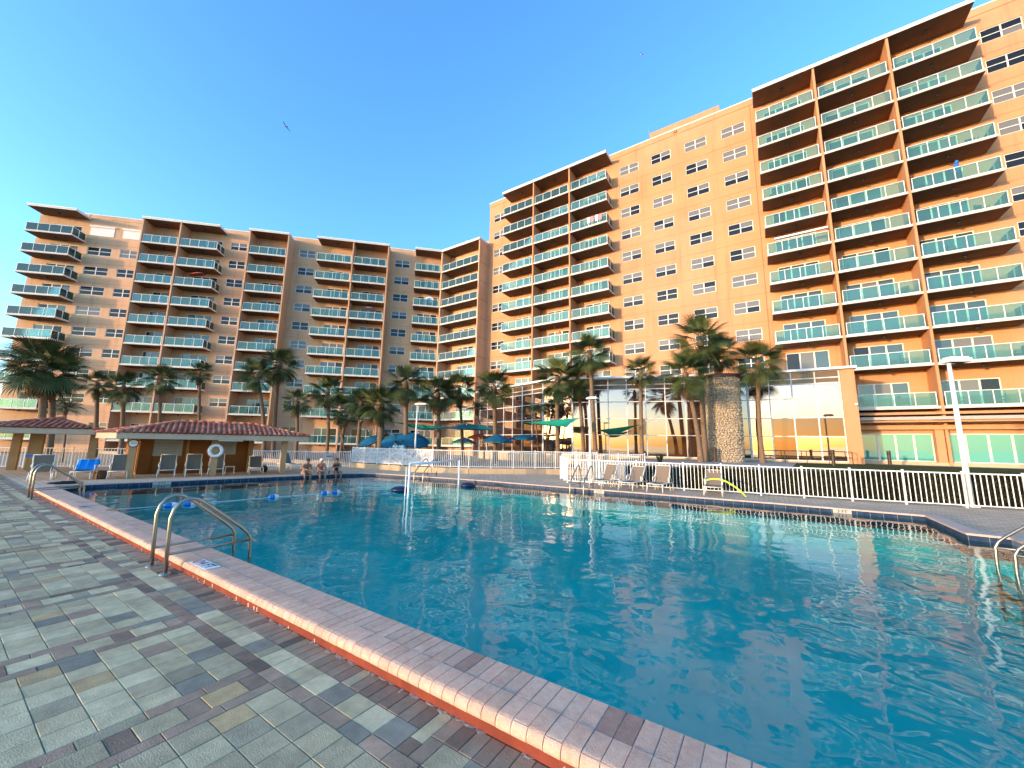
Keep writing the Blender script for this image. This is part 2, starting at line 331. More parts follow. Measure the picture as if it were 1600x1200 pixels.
# basin
m = M(); k = len(POOL)
for i in range(k):
    a, b = POOL[i], POOL[(i+1) % k]
    m.quad((a[0], a[1], CZ-.045), (b[0], b[1], CZ-.045), (b[0], b[1], -.36), (a[0], a[1], -.36), 1)
    m.quad((a[0], a[1], -.36), (b[0], b[1], -.36), (b[0], b[1], -1.7), (a[0], a[1], -1.7), 0)
fl = [Vector((p[0], p[1], 0)) for p in POOL]; n0 = len(m.v); m.v += [(p.x, p.y, -1.7) for p in fl]
for t_ in geometry.tessellate_polygon([fl]):
    a, b, c = [fl[i] for i in t_]; tt = t_ if (b-a).cross(c-a).z > 0 else tuple(reversed(t_)); m.f.append(tuple(n0+i for i in tt)); m.m.append(0)
basin = struct(link('pool_basin', m.mesh('pool_basin', [PLASTER, PTILE])))
m = M(); m.v = [(p.x, p.y, WZ) for p in fl]
for t_ in geometry.tessellate_polygon([fl]):
    a, b, c = [fl[i] for i in t_]; m.f.append(tuple(t_) if (b-a).cross(c-a).z > 0 else tuple(reversed(t_))); m.m.append(0)
struct(link('water', m.mesh('water', WATER)))
# waterline tiles the photograph lets one tell apart on the stepped far side (joined: about 5 px each)
m = M()
def tile_run(a, b, zt, zb, w=.30):
    a, b = Vector((*a, 0)), Vector((*b, 0)); d = b-a; n = max(1, int(d.length/w)); d /= n; e = d.normalized(); nn = Vector((e.y, -e.x, 0))*-1
    for i in range(n):
        for (z1, z0) in ((zt, (zt+zb)/2+.004), ((zt+zb)/2-.004, zb)):
            p = a+d*i+e*.006; q = a+d*(i+1)-e*.006; o_ = nn*.008
            m.quad(p+o_+Vector((0, 0, z0)), q+o_+Vector((0, 0, z0)), q+o_+Vector((0, 0, z1)), p+o_+Vector((0, 0, z1)))
for i in range(1, k-1): tile_run(POOL[i], POOL[(i+1) % k], CZ-.05, -.34)
wt = link('waterline_tiles', m.mesh('waterline_tiles', PTILE), basin); stuff(wt)
basin.data.materials[1] = GROUT
# coping: far sides one swept kerb, near side brick by brick
cop = M()
inn = offset_poly(POOL, -.025)
prof = [(-.03, CZ-.045), (-.03, CZ), (.30, CZ), (.36, CZ-.02), (.37, CZ-.06), (.37, -.02)]
rings = [offset_poly(POOL, p[0]) for p in prof]
for i in range(k-1):
    if i == k-1: continue
    j = i+1
    for q in range(len(prof)-1):
        cop.quad((*rings[q][j], prof[q][1]), (*rings[q][i], prof[q][1]), (*rings[q+1][i], prof[q+1][1]), (*rings[q+1][j], prof[q+1][1]))
coping = struct(link('pool_coping', cop.mesh('pool_coping', COPEF)))
# near kerb core with red riser
m = M(); m.box(-22.9, 4.7, Y0+.02, Y2-.03, -.02, CZ-.055)
link('riser', m.mesh('riser', RISER), coping)
m = M(); m.box(-22.86, 4.68, Y0+.03, Y2-.02, CZ-.053, CZ-.006); link('mortar_bed', m.mesh('mortar_bed', MORTAR), coping)
def bull_mesh(L, W, name):
    h_ = .088; m = M(); rb = .058; pr_ = [(.012, -h_), (.002, -h_+.012)]+[(rb-rb*math.cos(R(a_)), -rb+rb*math.sin(R(a_))) for a_ in (0, 15, 30, 45, 60, 75, 90)]+[(L, 0), (L, -.05)]
    for i in range(len(pr_)-1):
        (ya, za), (yb, zb) = pr_[i], pr_[i+1]
        m.quad((0, ya, za), (W, ya, za), (W, yb, zb), (0, yb, zb))
    for x in (0, W):
        n = len(m.v); m.v += [(x, y, z) for y, z in pr_]; m.f.append(tuple(range(n, n+len(pr_)))); m.m.append(0)
    m.quad((0, 0.012, -h_), (W, 0.012, -h_), (W, .05, -h_), (0, .05, -h_))
    me = m.mesh(name, COPE)
    bm = bmesh.new(); bm.from_mesh(me); bmesh.ops.remove_doubles(bm, verts=[v for v in bm.verts], dist=1e-5)
    for f_ in bm.faces: f_.smooth = abs(f_.normal.x) < .5
    for e_ in bm.edges:
        if len(e_.link_faces) == 2 and e_.link_faces[0].normal.angle(e_.link_faces[1].normal, 0) > .8: e_.smooth = False
    bmesh.ops.recalc_face_normals(bm, faces=bm.faces); bm.to_mesh(me); bm.free(); return me
def chamfer(W, L, H, name, mt, c=.006):
    m = M(); b = [(0, 0), (W, 0), (W, L), (0, L)]; t_ = [(c, c), (W-c, c), (W-c, L-c), (c, L-c)]
    for i in range(4):
        j = (i+1) % 4
        m.quad((*b[i], -H), (*b[j], -H), (*b[j], -c*.7), (*b[i], -c*.7)); m.quad((*b[i], -c*.7), (*b[j], -c*.7), (*t_[j], 0), (*t_[i], 0))
    m.quad(*[(*p, 0) for p in t_]); return m.mesh(name, mt)
BW = .124
bull = bull_mesh(Y1-Y0-.008, BW-.006, 'coping_brick_mesh'); inner = chamfer(BW-.005, Y2-Y1+.02, .06, 'inner_brick_mesh', COPE, .004)
COPE2 = mat('coping_brick_brown', (.38, .235, .175), .85, .15, 22, obj_var=.10, bump=.55, bscale=110, coords='World', spec=.2)
inner2 = chamfer(BW-.005, Y2-Y1+.02, .06, 'inner_brick_mesh_brown', COPE2, .004)
rest = M(); nb = 0; x = .9
while x > -22.8:
    x -= BW; nb += 1
    if nb <= 148:
        o = link('bullnose_brick', bull, coping, (x, Y0, CZ+rnd.uniform(-.0012, .0012))); o.rotation_euler = (rnd.uniform(-.003, .003), rnd.uniform(-.006, .006), rnd.uniform(-.005, .005))
        br_ = 13.6 > nb-3 > 11.4 or (rnd.random() < .03)
        o = link('coping_brick', inner2 if br_ else inner, coping, (x+rnd.uniform(-.002, .002), Y1, CZ+rnd.uniform(-.0025, -.0005))); o.rotation_euler = (0, rnd.uniform(-.005, .005), rnd.uniform(-.005, .005))
    else:
        rest.box(x, x+BW-.006, Y0, Y1-.008, CZ-.08, CZ); rest.box(x, x+BW-.006, Y1, Y2+.02, CZ-.06, CZ-.001)
stuff(link('coping_far_bricks', rest.mesh('coping_far_bricks', COPE), coping))
x = .9
m = M()
while x < 4.5: m.box(x+.003, x+BW-.003, Y0, Y1-.008, CZ-.08, CZ); m.box(x+.003, x+BW-.003, Y1, Y2+.02, CZ-.06, CZ-.001); x += BW
stuff(link('coping_bricks_behind', m.mesh('coping_bricks_behind', COPE), coping))
# white mineral crust along the foot of the riser
m = M(); x = 1.
while x > -21:
    L_ = rnd.uniform(.03, .16); wd = rnd.uniform(.018, .055)*(1.6 if rnd.random() < .15 else 1)
    if rnd.random() < .72:
        n = len(m.v); z = rnd.uniform(.004, .016)
        pts = [(x, Y0+.022), (x-L_, Y0+.022), (x-L_*.9, Y0+.02-wd*rnd.uniform(.3, .7)), (x-L_*.55, Y0+.02-wd), (x-L_*.2, Y0+.02-wd*rnd.uniform(.4, .9))]
        c0 = (x-L_*.5, Y0+.01, z*.12+.003)
        for i in range(5): m.tri((*pts[i], .001), (*pts[(i+1) % 5], .001), c0); m.tri((*pts[(i+1) % 5], .001), (*pts[i], .001), c0)
        if rnd.random() < .3:
            hh = rnd.uniform(.03, .075); m.tri((x, Y0+.016, .0), (x-.02, Y0+.016, 0), (x-.012, Y0+.018, hh)); m.tri((x-.005, Y0+.0155, .02), (x-.028, Y0+.0155, .026), (x-.02, Y0+.017, hh*.8))
    x -= L_*rnd.uniform(.7, 1.5)
stuff(link('mineral_crust', m.mesh('mineral_crust', SALT), coping))

# ---- pavers of the near deck
def tint():
    r_ = rnd.random(); return 0 if r_ < .34 else 1 if r_ < .60 else 2 if r_ < .78 else 3 if r_ < .86 else 4 if r_ < .91 else 5 if r_ < .97 else 9
def tint_d():
    r_ = rnd.random(); return 6 if r_ < .38 else 9 if r_ < .68 else 7 if r_ < .84 else 8 if r_ < .92 else 3 if r_ < .97 else 4
PVS = []
def pv(x0, x1, y0, y1, t_): PVS.append((x0, x1, y0, y1, t_))
G_, YC = .235, [2.01-.125]
XA, XB = -34., 3.2; YB = -3.6
Ys = []; y = 1.885
while y > YB: Ys.append((y-.2333, y)); y -= .2333
per = 1.88; xb0 = -3.99                 # dark band from xb0 to xb0+.48, period per
nper0 = int((XA-xb0)/per)-1; nper1 = int((XB-xb0)/per)+1
for q in range(nper0, nper1+1):
    bx = xb0+q*per
    for (ya, yb) in Ys:
        for r_ in range(6):
            pv(bx+.48+r_*.2335, bx+.48+(r_+1)*.2335, ya, yb, tint())
    # band: strip, mid row, strip
    for xs, wd in ((bx, .13), (bx+.365, .115)):
        y = 1.885
        while y > YB: l_ = .35; pv(xs, xs+wd, y-l_, y, tint_d() if rnd.random() < .9 else 4); y -= l_
    y = 1.885; alt = 0
    while y > YB:
        l_ = .235 if alt else .235*1.0; t_ = tint_d() if not alt else rnd.choice([0, 0, 1, 5, 2])
        l_ = .14 if not alt else .26
        pv(bx+.13, bx+.365, y-l_, y, t_); y -= l_; alt ^= 1
x = XB
while x > XA: pv(x-.235, x, 1.885, 2.01, tint_d()); x -= .235
x = XB; s_ = 0
while x > XA:
    if s_ % 3 == 0 and rnd.random() < .8: pv(x-.235, x, 2.01, 2.225, rnd.choice([0, 0, 1, 2, 4])); pv(x-.1175, x, 2.225, Y0+.015, tint_d()); pv(x-.235, x-.1175, 2.225, Y0+.015, tint_d()); x -= .235
    else:
        if rnd.random() < .5: pv(x-.1175, x, 2.01, 2.225, tint_d() if rnd.random() < .75 else 2); pv(x-.1175, x, 2.225, Y0+.015, tint_d())
        else: pv(x-.1175, x, 2.01, 2.14, tint_d()); pv(x-.1175, x, 2.14, Y0+.015, tint_d() if rnd.random() < .7 else 1)
        x -= .1175
def pix(P):
    q = Vector(P)-CAM; z = q.dot(FW)
    if z < .1: return None
    return (800+F_PX*q.dot(RT)/z, 600-F_PX*q.dot(UP)/z, z)
vis = []; rest_by = {}
for p in PVS:
    c = pix(((p[0]+p[1])/2, (p[2]+p[3])/2, 0))
    inview = c and -40 < c[0] < 1640 and c[1] < 1240
    (vis if inview else rest_by.setdefault(p[4], [])).append((c[2] if inview else 0, p) if inview else p)
vis.sort(key=lambda t_: t_[0])
for d_, p in vis[300:]: rest_by.setdefault(p[4], []).append(p)
deck_o = bpy.data.objects['pool_deck']; cache = {}
JG = .0045
for d_, p in vis[:300]:
    kx = (round(p[1]-p[0], 3), round(p[3]-p[2], 3), p[4])
    if kx not in cache: cache[kx] = chamfer(kx[0]-JG, kx[1]-JG, .03, 'paver_mesh', PAV[p[4]], .004)
    o = link('paver', cache[kx], deck_o, (p[0]+JG/2, p[2]+JG/2, .014-.014+rnd.uniform(-.0015, .001)))
    o.rotation_euler = (rnd.uniform(-.003, .003), rnd.uniform(-.003, .003), rnd.uniform(-.005, .005))
for t_, L_ in rest_by.items():
    m = M()
    for p in L_:
        z = rnd.uniform(-.003, .002); x0, x1, ya, yb = p[0]+JG/2, p[1]-JG/2, p[2]+JG/2, p[3]-JG/2; c = .006
        b = [(x0, ya), (x1, ya), (x1, yb), (x0, yb)]; tt = [(x0+c, ya+c), (x1-c, ya+c), (x1-c, yb-c), (x0+c, yb-c)]
        for i in range(4): j = (i+1) % 4; m.quad((*b[i], z-.012), (*b[j], z-.012), (*tt[j], z), (*tt[i], z))
        m.quad(*[(*q, z) for q in tt])
    stuff(link('paver_field', m.mesh('paver_field', PAV[t_]), deck_o))

# ------------------------------------------------------------------ text helper
def text_mesh(body, size, mt):
    cu = bpy.data.curves.new('txt', 'FONT'); cu.body = body; cu.size = size; cu.align_x = 'CENTER'; cu.align_y = 'CENTER'; cu.extrude = .0015; cu.resolution_u = 2
    o = bpy.data.objects.new('txt', cu); col.objects.link(o); dg = bpy.context.evaluated_depsgraph_get(); me = bpy.data.meshes.new_from_object(o.evaluated_get(dg))
    bpy.data.objects.remove(o); me.materials.clear(); me.materials.append(mt); return me

# ------------------------------------------------------------------ the apartment building, two wings
def wall_mesh(x0, x1, z0, z1, holes, yw, depth, rev=.16):
    m = M(); xs = sorted({round(v, 3) for h in holes for v in h[:2]} | {x0, x1}); zs = sorted({round(v, 3) for h in holes for v in h[2:]} | {z0, z1})
    xs = [v for v in xs if x0 <= v <= x1]; zs = [v for v in zs if z0 <= v <= z1]
    hs_ = [tuple(round(v, 3) for v in h) for h in holes]
    for i in range(len(xs)-1):
        cx = (xs[i]+xs[i+1])/2; hx = [h for h in hs_ if h[0] < cx < h[1]]
        j = 0
        while j < len(zs)-1:
            cz = (zs[j]+zs[j+1])/2
            if any(h[2] < cz < h[3] for h in hx): j += 1; continue
            j2 = j
            while j2+1 < len(zs)-1 and not any(h[2] < (zs[j2+1]+zs[j2+2])/2 < h[3] for h in hx): j2 += 1
            m.quad((xs[i], yw, zs[j]), (xs[i+1], yw, zs[j]), (xs[i+1], yw, zs[j2+1]), (xs[i], yw, zs[j2+1])); j = j2+1
    for h in hs_:
        a, b, c, d = h; y2 = yw+rev
        m.quad((a, yw, c), (a, yw, d), (a, y2, d), (a, y2, c)); m.quad((b, yw, d), (b, yw, c), (b, y2, c), (b, y2, d))
        m.quad((a, yw, d), (b, yw, d), (b, y2, d), (a, y2, d)); m.quad((b, yw, c), (a, yw, c), (a, y2, c), (b, y2, c))
    y2 = yw+depth
    m.quad((x1, yw, z0), (x1, y2, z0), (x1, y2, z1), (x1, yw, z1)); m.quad((x0, y2, z0), (x0, yw, z0), (x0, yw, z1), (x0, y2, z1))
    m.quad((x1, y2, z0), (x0, y2, z0), (x0, y2, z1), (x1, y2, z1)); m.quad((x0, yw, z1), (x1, yw, z1), (x1, y2, z1), (x0, y2, z1))
    return m
CA = {}
def cached(key, fn):
    if key not in CA: CA[key] = fn()
    return CA[key]
def frame_mesh(w_, h_, nx, nz, bw=.055, y0=.0, y1=.07):
    m = M(); m.box(0, w_, y0, y1, 0, bw); m.box(0, w_, y0, y1, h_-bw, h_); m.box(0, bw, y0+.002, y1, bw, h_-bw); m.box(w_-bw, w_, y0+.002, y1, bw, h_-bw)
    for i in range(1, nx): x = w_*i/nx; m.box(x-bw*.75, x+bw*.75, y0-.006, y1, bw, h_-bw)
    for i in range(1, nz):
        z = h_*i/nz
        for q in range(nx): m.box(w_*q/nx+bw*.75, w_*(q+1)/nx-bw*.75, y0+.004, y1, z-bw*.5, z+bw*.5)
    return m
def pane_mesh(w_, h_, mt):
    m = M(); m.box(0, w_, 0, .012, 0, h_); return m.mesh('pane', mt)
def window(root, T, x0, x1, z0, z1, yw=2.0):
    w_, h_ = x1-x0, z1-z0
    fr = link('window', cached(('wf', round(w_, 2), round(h_, 2)), lambda: frame_mesh(w_, h_, 2, 2).mesh('window_frame', WHITE)), root, T=T@TR(x0, yw+.05, z0))
    mode = rnd.random(); lo = rnd.random()
    for i in range(2):
        for j in range(2):
            if j == 1: mt = GREYG if mode < .5 else DARKG
            else: mt = GREYG if (mode < .5 and lo < .35) else DARKG
            if rnd.random() < .12: mt = GREYG if mt is DARKG else DARKG
            pw, ph = w_/2-.06, h_/2-.05
            pn = link('pane', cached(('p', round(pw, 2), round(ph, 2), mt.name), lambda: pane_mesh(pw, ph, mt)), fr, (.03+i*w_/2, .03+(.006 if j else .0), .025+j*h_/2))
    return fr
def shutter_window(root, T, x0, x1, z0, z1, yw=2.0):
    w_, h_ = x1-x0, z1-z0; m = M()
    n = 14
    for i in range(n): m.box(0, w_, .02, .06, h_*i/n+.004, h_*(i+1)/n-.002)
    m.box(0, w_, .045, .055, 0, h_)
    s = link('roll_shutter', m.mesh('roll_shutter', SHUT), root, T=T@TR(x0, yw-.07, z0))
    m = M(); m.box(-.08, w_+.08, -.16, .02, 0, .2); link('shutter_box', m.mesh('shutter_box', WHITE), s, (0, .045, h_+.002))
def door(root, T, x0, x1, z0, z1, yw=2.0, n=3):
    w_, h_ = x1-x0, z1-z0
    fr = link('sliding_door', cached(('df', round(w_, 2), round(h_, 2), n), lambda: frame_mesh(w_, h_, n, 1, .07).mesh('door_frame', WHITE)), root, T=T@TR(x0, yw+.05, z0))
    op = rnd.choice([0, 2, 2, -1, -1])
    for i in range(n):
        mt = DARKG if i == op else DOORG if rnd.random() < .7 else GREYG
        pw, ph = w_/n-.08, h_-.12
        link('door_pane', cached(('dp', round(pw, 2), round(ph, 2), mt.name), lambda: pane_mesh(pw, ph, mt)), fr, (.04+i*w_/n, .028+.004*(i % 2), .06))
    return fr
SLABT = .15
def slab_mesh(w_):
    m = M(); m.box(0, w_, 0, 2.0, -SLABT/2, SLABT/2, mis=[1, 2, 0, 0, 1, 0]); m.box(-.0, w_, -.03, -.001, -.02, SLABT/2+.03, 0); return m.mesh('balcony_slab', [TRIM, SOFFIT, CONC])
def rail_mesh(w_, lo, ro, n=4):
    m = M(); t_ = .021; zb = SLABT/2; H = 1.07
    a = .07 if lo else .12; b = w_-(.07 if ro else .12)
    m.box(a, b, .05, .11, zb+H-.042, zb+H); m.box(a, b, .06, .10, zb+.05, zb+.09)
    for i in range(n+1):
        x = a+(b-a)*i/n; x = min(max(x, a+t_), b-t_); m.box(x-t_, x+t_, .052, .108, zb, zb+H-.042)
    for s_, x in ((lo, a), (ro, b)):
        if s_:
            xx = x if s_ is lo and x == a else x-.06
            m.box(xx, xx+.06, .11, 1.98, zb+H-.048, zb+H-.002); m.box(xx+.01, xx+.05, .11, 1.98, zb+.05, zb+.09); m.box(xx, xx+.056, 1.0, 1.056, zb, zb+H-.05)
    return m.mesh('railing', RAILW)
def lamp_mesh():
    m = M(); m.lathe([(.001, 0), (.09, 0), (.11, -.03), (.11, -.16), (.08, -.2), (.001, -.2)], 10); return m.mesh('ceiling_light', LAMPB)
NPAN = {}
def balcony(root, T, x0, x1, z, lo, ro, n=4, rail=True, sep=True):
    w_ = x1-x0
    sl_ = link('balcony', cached(('sl', round(w_, 2)), lambda: slab_mesh(w_)), root, T=T@TR(x0, 0, z))
    link('ceiling_light', cached('lamp', lamp_mesh), sl_, (w_*.52, .9, -SLABT/2))
    if not rail: return sl_
    link('railing', cached(('r', round(w_, 2), lo, ro, n), lambda: rail_mesh(w_, lo, ro, n)), sl_)
    a = .07 if lo else .12; b = w_-(.07 if ro else .12); pw = (b-a)/n-.07; zz = SLABT/2+.10
    def gp(): m = M(); m.box(0, pw, 0, .012, 0, .91); return m.mesh('glass_panel', BGLASS)
    if sep:
        for i in range(n): link('glass_panel', cached(('g', round(pw, 3)), gp), sl_, (a+(b-a)*i/n+.035, .075, zz))
    else:
        m = M()
        for i in range(n): m.box(a+(b-a)*i/n+.035, a+(b-a)*(i+1)/n-.035, .075, .087, zz, zz+.91)
        stuff(link('glass_run', m.mesh('glass_run', BGLASS), sl_))
    def sp(): m = M(); m.box(0, .012, .14, .98, 0, .91); m.box(0, .012, 1.07, 1.95, 0, .91); return m.mesh('side_glass', BGLASS)
    if lo: link('side_glass', cached('sg', sp), sl_, (a+.024, 0, zz))
    if ro: link('side_glass', cached('sg', sp), sl_, (b-.036, 0, zz))
    return sl_
def fin(root, T, x, z0, z1, th=.16, mt=None):
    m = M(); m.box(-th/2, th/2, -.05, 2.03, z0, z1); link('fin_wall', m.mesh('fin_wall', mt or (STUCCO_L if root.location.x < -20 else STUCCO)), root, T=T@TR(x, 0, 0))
def cap(root, T, x0, x1, z):
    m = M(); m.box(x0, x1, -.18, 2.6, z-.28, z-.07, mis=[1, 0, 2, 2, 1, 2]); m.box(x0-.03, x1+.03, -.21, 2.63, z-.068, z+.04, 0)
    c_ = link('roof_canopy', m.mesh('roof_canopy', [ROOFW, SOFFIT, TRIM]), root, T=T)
    return c_
def cap_lights(c_, xs, z):
    for x in xs: link('ceiling_light', cached('lamp', lamp_mesh), c_, (x, .9, z-.28))

# ---- tall wing
tall = empty('apartment_building', 'tall orange stucco apartment block with stacked glass balconies behind the glass-fronted lobby', 'building', (0, 40, 0))
I4 = Matrix.Identity(4)
FL = [5.13]+[8.29+2.744*i for i in range(10)]
ROOF_T, PAR_T = 36.40, 37.25
holes = []
wins = []
for z in FL:
    for (a, b) in ((-31.45, -29.3), (-12.79, -10.57), (-9.13, -7.0), (-5.55, -3.38), (-1.98, .17), (16.27, 18.45), (20.3, 22.5)):
        if z < 8 and -16 < a < 5: continue
        wins.append((a, b, z+1.0, z+2.18))
S3 = [(1.04, 5.66), (5.66, 10.56), (10.56, 15.45)]; S2 = [(-28.45, -23.62), (-23.62, -18.5), (-18.5, -13.76)]
doors = []
for z in FL:
    for i, (a, b) in enumerate(S3):
        if z < 8 and i == 0: continue
        l_ = .75 if i != 2 else .55; doors.append((a+l_, a+l_+3.05, z+.075, z+2.2))
    for i, (a, b) in enumerate(S2):
        if z < 8: continue
        l_ = 1.1; doors.append((a+l_, a+l_+3.0, z+.075, z+2.2))
link('wall', wall_mesh(-32.25, 30, 0, PAR_T, wins+doors, 2.0, 15).mesh('wall', STUCCO), tall)
for w4 in wins: window(tall, I4, *w4)
for d4 in doors: door(tall, I4, *d4)
for z in FL:
    for i, (a, b) in enumerate(S3):
        if i == 0 and z < 8: continue
        balcony(tall, I4, a+.085*(i > 0), b-.085*(i < 2), z, i == 0, i == 2, rail=not (i == 0 and z < 9))
    if z < 8: continue
    for i, (a, b) in enumerate(S2): balcony(tall, I4, a+.085*(i > 0), b-.085*(i < 2), z, i == 0, i == 2)
for x in (5.66, 10.56): fin(tall, I4, x, .6, ROOF_T-.28)
for x in (-23.62, -18.5): fin(tall, I4, x, .6, ROOF_T-.28)
c_ = cap(tall, I4, 1.0, 15.5, ROOF_T); cap_lights(c_, (3.4, 8.1, 13.1), ROOF_T)
c_ = cap(tall, I4, -28.5, -13.7, ROOF_T); cap_lights(c_, (-26, -21, -16.1), ROOF_T)
m = M(); m.box(-32.3, 30.1, 1.93, 17.1, PAR_T+.002, PAR_T+.10); link('parapet_cap', m.mesh('parapet_cap', ROOFW), tall)
for a, b in ((-32.28, -28.55), (-13.65, .95), (15.55, 30)): m = M(); m.box(a, b, 1.955, 1.998, PAR_T-.62, PAR_T-.002); link('parapet_band', m.mesh('parapet_band', STUCCO), tall)
m = M()
for z in FL:
    for a, b in ((-13.6, .95), (15.55, 30), (-32.2, -28.6)): m.box(a, b, 1.992, 1.999, z-.03, z-.012)
stuff(link('joint_lines', m.mesh('joint_lines', SOFFIT), tall))
m = M(); m.box(.70, .74, 1.985, 1.999, 1, PAR_T-.65); link('control_joint', m.mesh('control_joint', SOFFIT), tall)
m = M(); m.box(-9.3, -2.0, 2.8, 9, PAR_T+.102, PAR_T+1.55); link('roof_house', m.mesh('roof_house', STUCCO), tall)
m = M(); m.box(-14.2, -9.5, 3.2, 6, PAR_T+.102, PAR_T+.35); m.box(-1.9, .7, 3, 6, PAR_T+.102, PAR_T+.3); link('roof_deck_edge', m.mesh('roof_deck_edge', ROOFW), tall)
m = M(); m.box(-6.6, -6.25, 1.80, 1.95, PAR_T-.42, PAR_T-.12); m.lathe([(.05, -.03), (.05, .03)], 8, (-6.42, 1.78, PAR_T-.27)); link('roof_scupper', m.mesh('roof_scupper', [STUCCO]), tall)
m = M(); m.tube([(-9.4, 3, PAR_T+.1), (-9.4, 3, PAR_T+2.6)], .035, 6); link('roof_aerial', m.mesh('roof_aerial', GALV), tall)
# ground floor of the tall wing at the right: awning cassette and wide green sliding doors
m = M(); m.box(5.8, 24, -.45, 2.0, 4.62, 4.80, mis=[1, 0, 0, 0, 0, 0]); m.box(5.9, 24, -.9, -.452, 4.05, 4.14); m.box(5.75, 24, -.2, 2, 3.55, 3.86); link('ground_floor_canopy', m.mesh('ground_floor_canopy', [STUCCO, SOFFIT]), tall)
m = M(); m.box(5.9, 24, -.75, -.35, 4.22, 4.45); link('awning_cassette', m.mesh('awning_cassette', CONC), tall)
m = M(); m.box(5.6, 24, .02, 2.0, .9, 1.22); link('plinth', m.mesh('plinth', TANCURB), tall)
m = M(); m.box(5.5, 5.92, .0, 2, 1.221, 3.55); m.box(9.98, 10.42, .0, 2, 1.221, 3.55); m.box(14.8, 15.2, 0, 2, 1.221, 3.55); m.box(5.92, 24, .4, 2, 3.28, 3.55); link('pier', m.mesh('pier', STUCCO), tall)
for a, b in ((5.95, 9.95), (10.45, 14.77), (15.25, 19.6)):
    fr = link('sliding_door', frame_mesh(b-a, 2.05, 4, 1, .085).mesh('door_frame', CREAM if False else TRIM), tall, (a, .45, 1.225))
    for i in range(4):
        pw = (b-a)/4-.1
        link('green_pane', pane_mesh(pw, 1.9, GREENG), fr, (.05+i*(b-a)/4, .03, .08))
    m = M(); m.box(a, b, .56, .60, 1.225, 3.28); link('door_backing', m.mesh('door_backing', SOFFIT), tall)

# ---- lower wing: runs away to the left at 45 degrees, plus one bay in line with the tall wing
BEND = Vector((-39.65, 40, 0))
low = empty('apartment_building', 'lower tan apartment wing with stacked glass balconies behind the palms and tiled pavilion', 'building', BEND, R(45))
FLL = [1.55]+[5.13]+[8.29+2.744*i-.06 for i in range(8)]
RT_L, PAR_L = 30.95, 31.45
bays = [(-3.95, -.0, True, False), (-12.75, -7.85, False, False), (-17.6, -12.75, True, False), (-26.33, -21.42, False, False), (-34.7, -30.1, False, True), (-39.05, -34.7, False, False), (-51.5, -46.5, True, True)]
fins = [0, -7.85, -12.75, -21.42, -26.33, -34.7, -39.05]
wcols = [(-7.07, -4.83), (-20.54, -18.34), (-29.5, -27.4), (-46.15, -43.45), (-42.45, -40.3)]
wl, dl, sh = [], [], []
for z in FLL:
    for i, (a, b) in enumerate(wcols):
        q = (a, b, z+1.08, z+2.25)
        (sh if (i >= 3 and z > 27) else wl).append(q)
    for (a, b, lo, ro) in bays:
        c = (a+b)/2; o_ = .35 if b-a > 4.3 else .1
        dl.append((c-1.5+o_, c+1.5+o_, z+.075, z+2.2))
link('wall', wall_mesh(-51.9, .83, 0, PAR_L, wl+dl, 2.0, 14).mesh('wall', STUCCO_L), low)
for w4 in wl: window(low, I4, *w4)
for w4 in sh: shutter_window(low, I4, *w4)
for d4 in dl: door(low, I4, *d4)
for z in FLL:
    for (a, b, lo, ro) in bays:
        if z < 2: balcony(low, I4, a, b, z, lo, ro, sep=False)
        else: balcony(low, I4, a+(0 if lo else .085), b-(0 if ro else .085), z, lo, ro)
for x in fins:
    if x == 0: continue
    fin(low, I4, x, 0, RT_L-.28)
for a, b in ((-3.98, 0), (-17.63, -7.75), (-26.43, -21.32), (-39.15, -30.05), (-51.6, -46.4)):
    c_ = cap(low, I4, a, b, RT_L); n = 2 if b-a > 8 else 1
    cap_lights(c_, [a+(b-a)*(i+.5)/n for i in range(n)], RT_L)
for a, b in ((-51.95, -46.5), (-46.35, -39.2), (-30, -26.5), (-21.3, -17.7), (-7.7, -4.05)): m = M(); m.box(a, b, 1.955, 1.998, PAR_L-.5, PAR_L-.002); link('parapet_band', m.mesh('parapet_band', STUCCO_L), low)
m = M(); m.box(-51.95, .8, 1.93, 16.1, PAR_L+.002, PAR_L+.09); link('parapet_cap', m.mesh('parapet_cap', ROOFW), low)
m = M()
for z in FLL:
    for a, b in ((-46.35, -39.2), (-30, -26.5), (-21.3, -17.7), (-7.7, -4.05)): m.box(a, b, 1.992, 1.999, z-.03, z-.012)
stuff(link('joint_lines', m.mesh('joint_lines', SOFFIT), low))
# end-wall balconies peeping past the left corner
for z in FLL[1:]+[RT_L-.1]:
    m = M(); m.box(-53.3, -51.901, 4.2, 9, z-.07, z+.07); link('end_balcony', m.mesh('end_balcony', SOFFIT), low)
# rooftop unit
m = M(); m.box(-27.5, -25.4, 4, 6.2, PAR_L+.092, PAR_L+1.1); m.box(-28.6, -28.55, 3.9, 3.95, PAR_L+.092, PAR_L+.9); m.box(-28.6, -27.5, 3.9, 3.95, PAR_L+.85, PAR_L+.9); link('roof_unit', m.mesh('roof_unit', GALV), low)
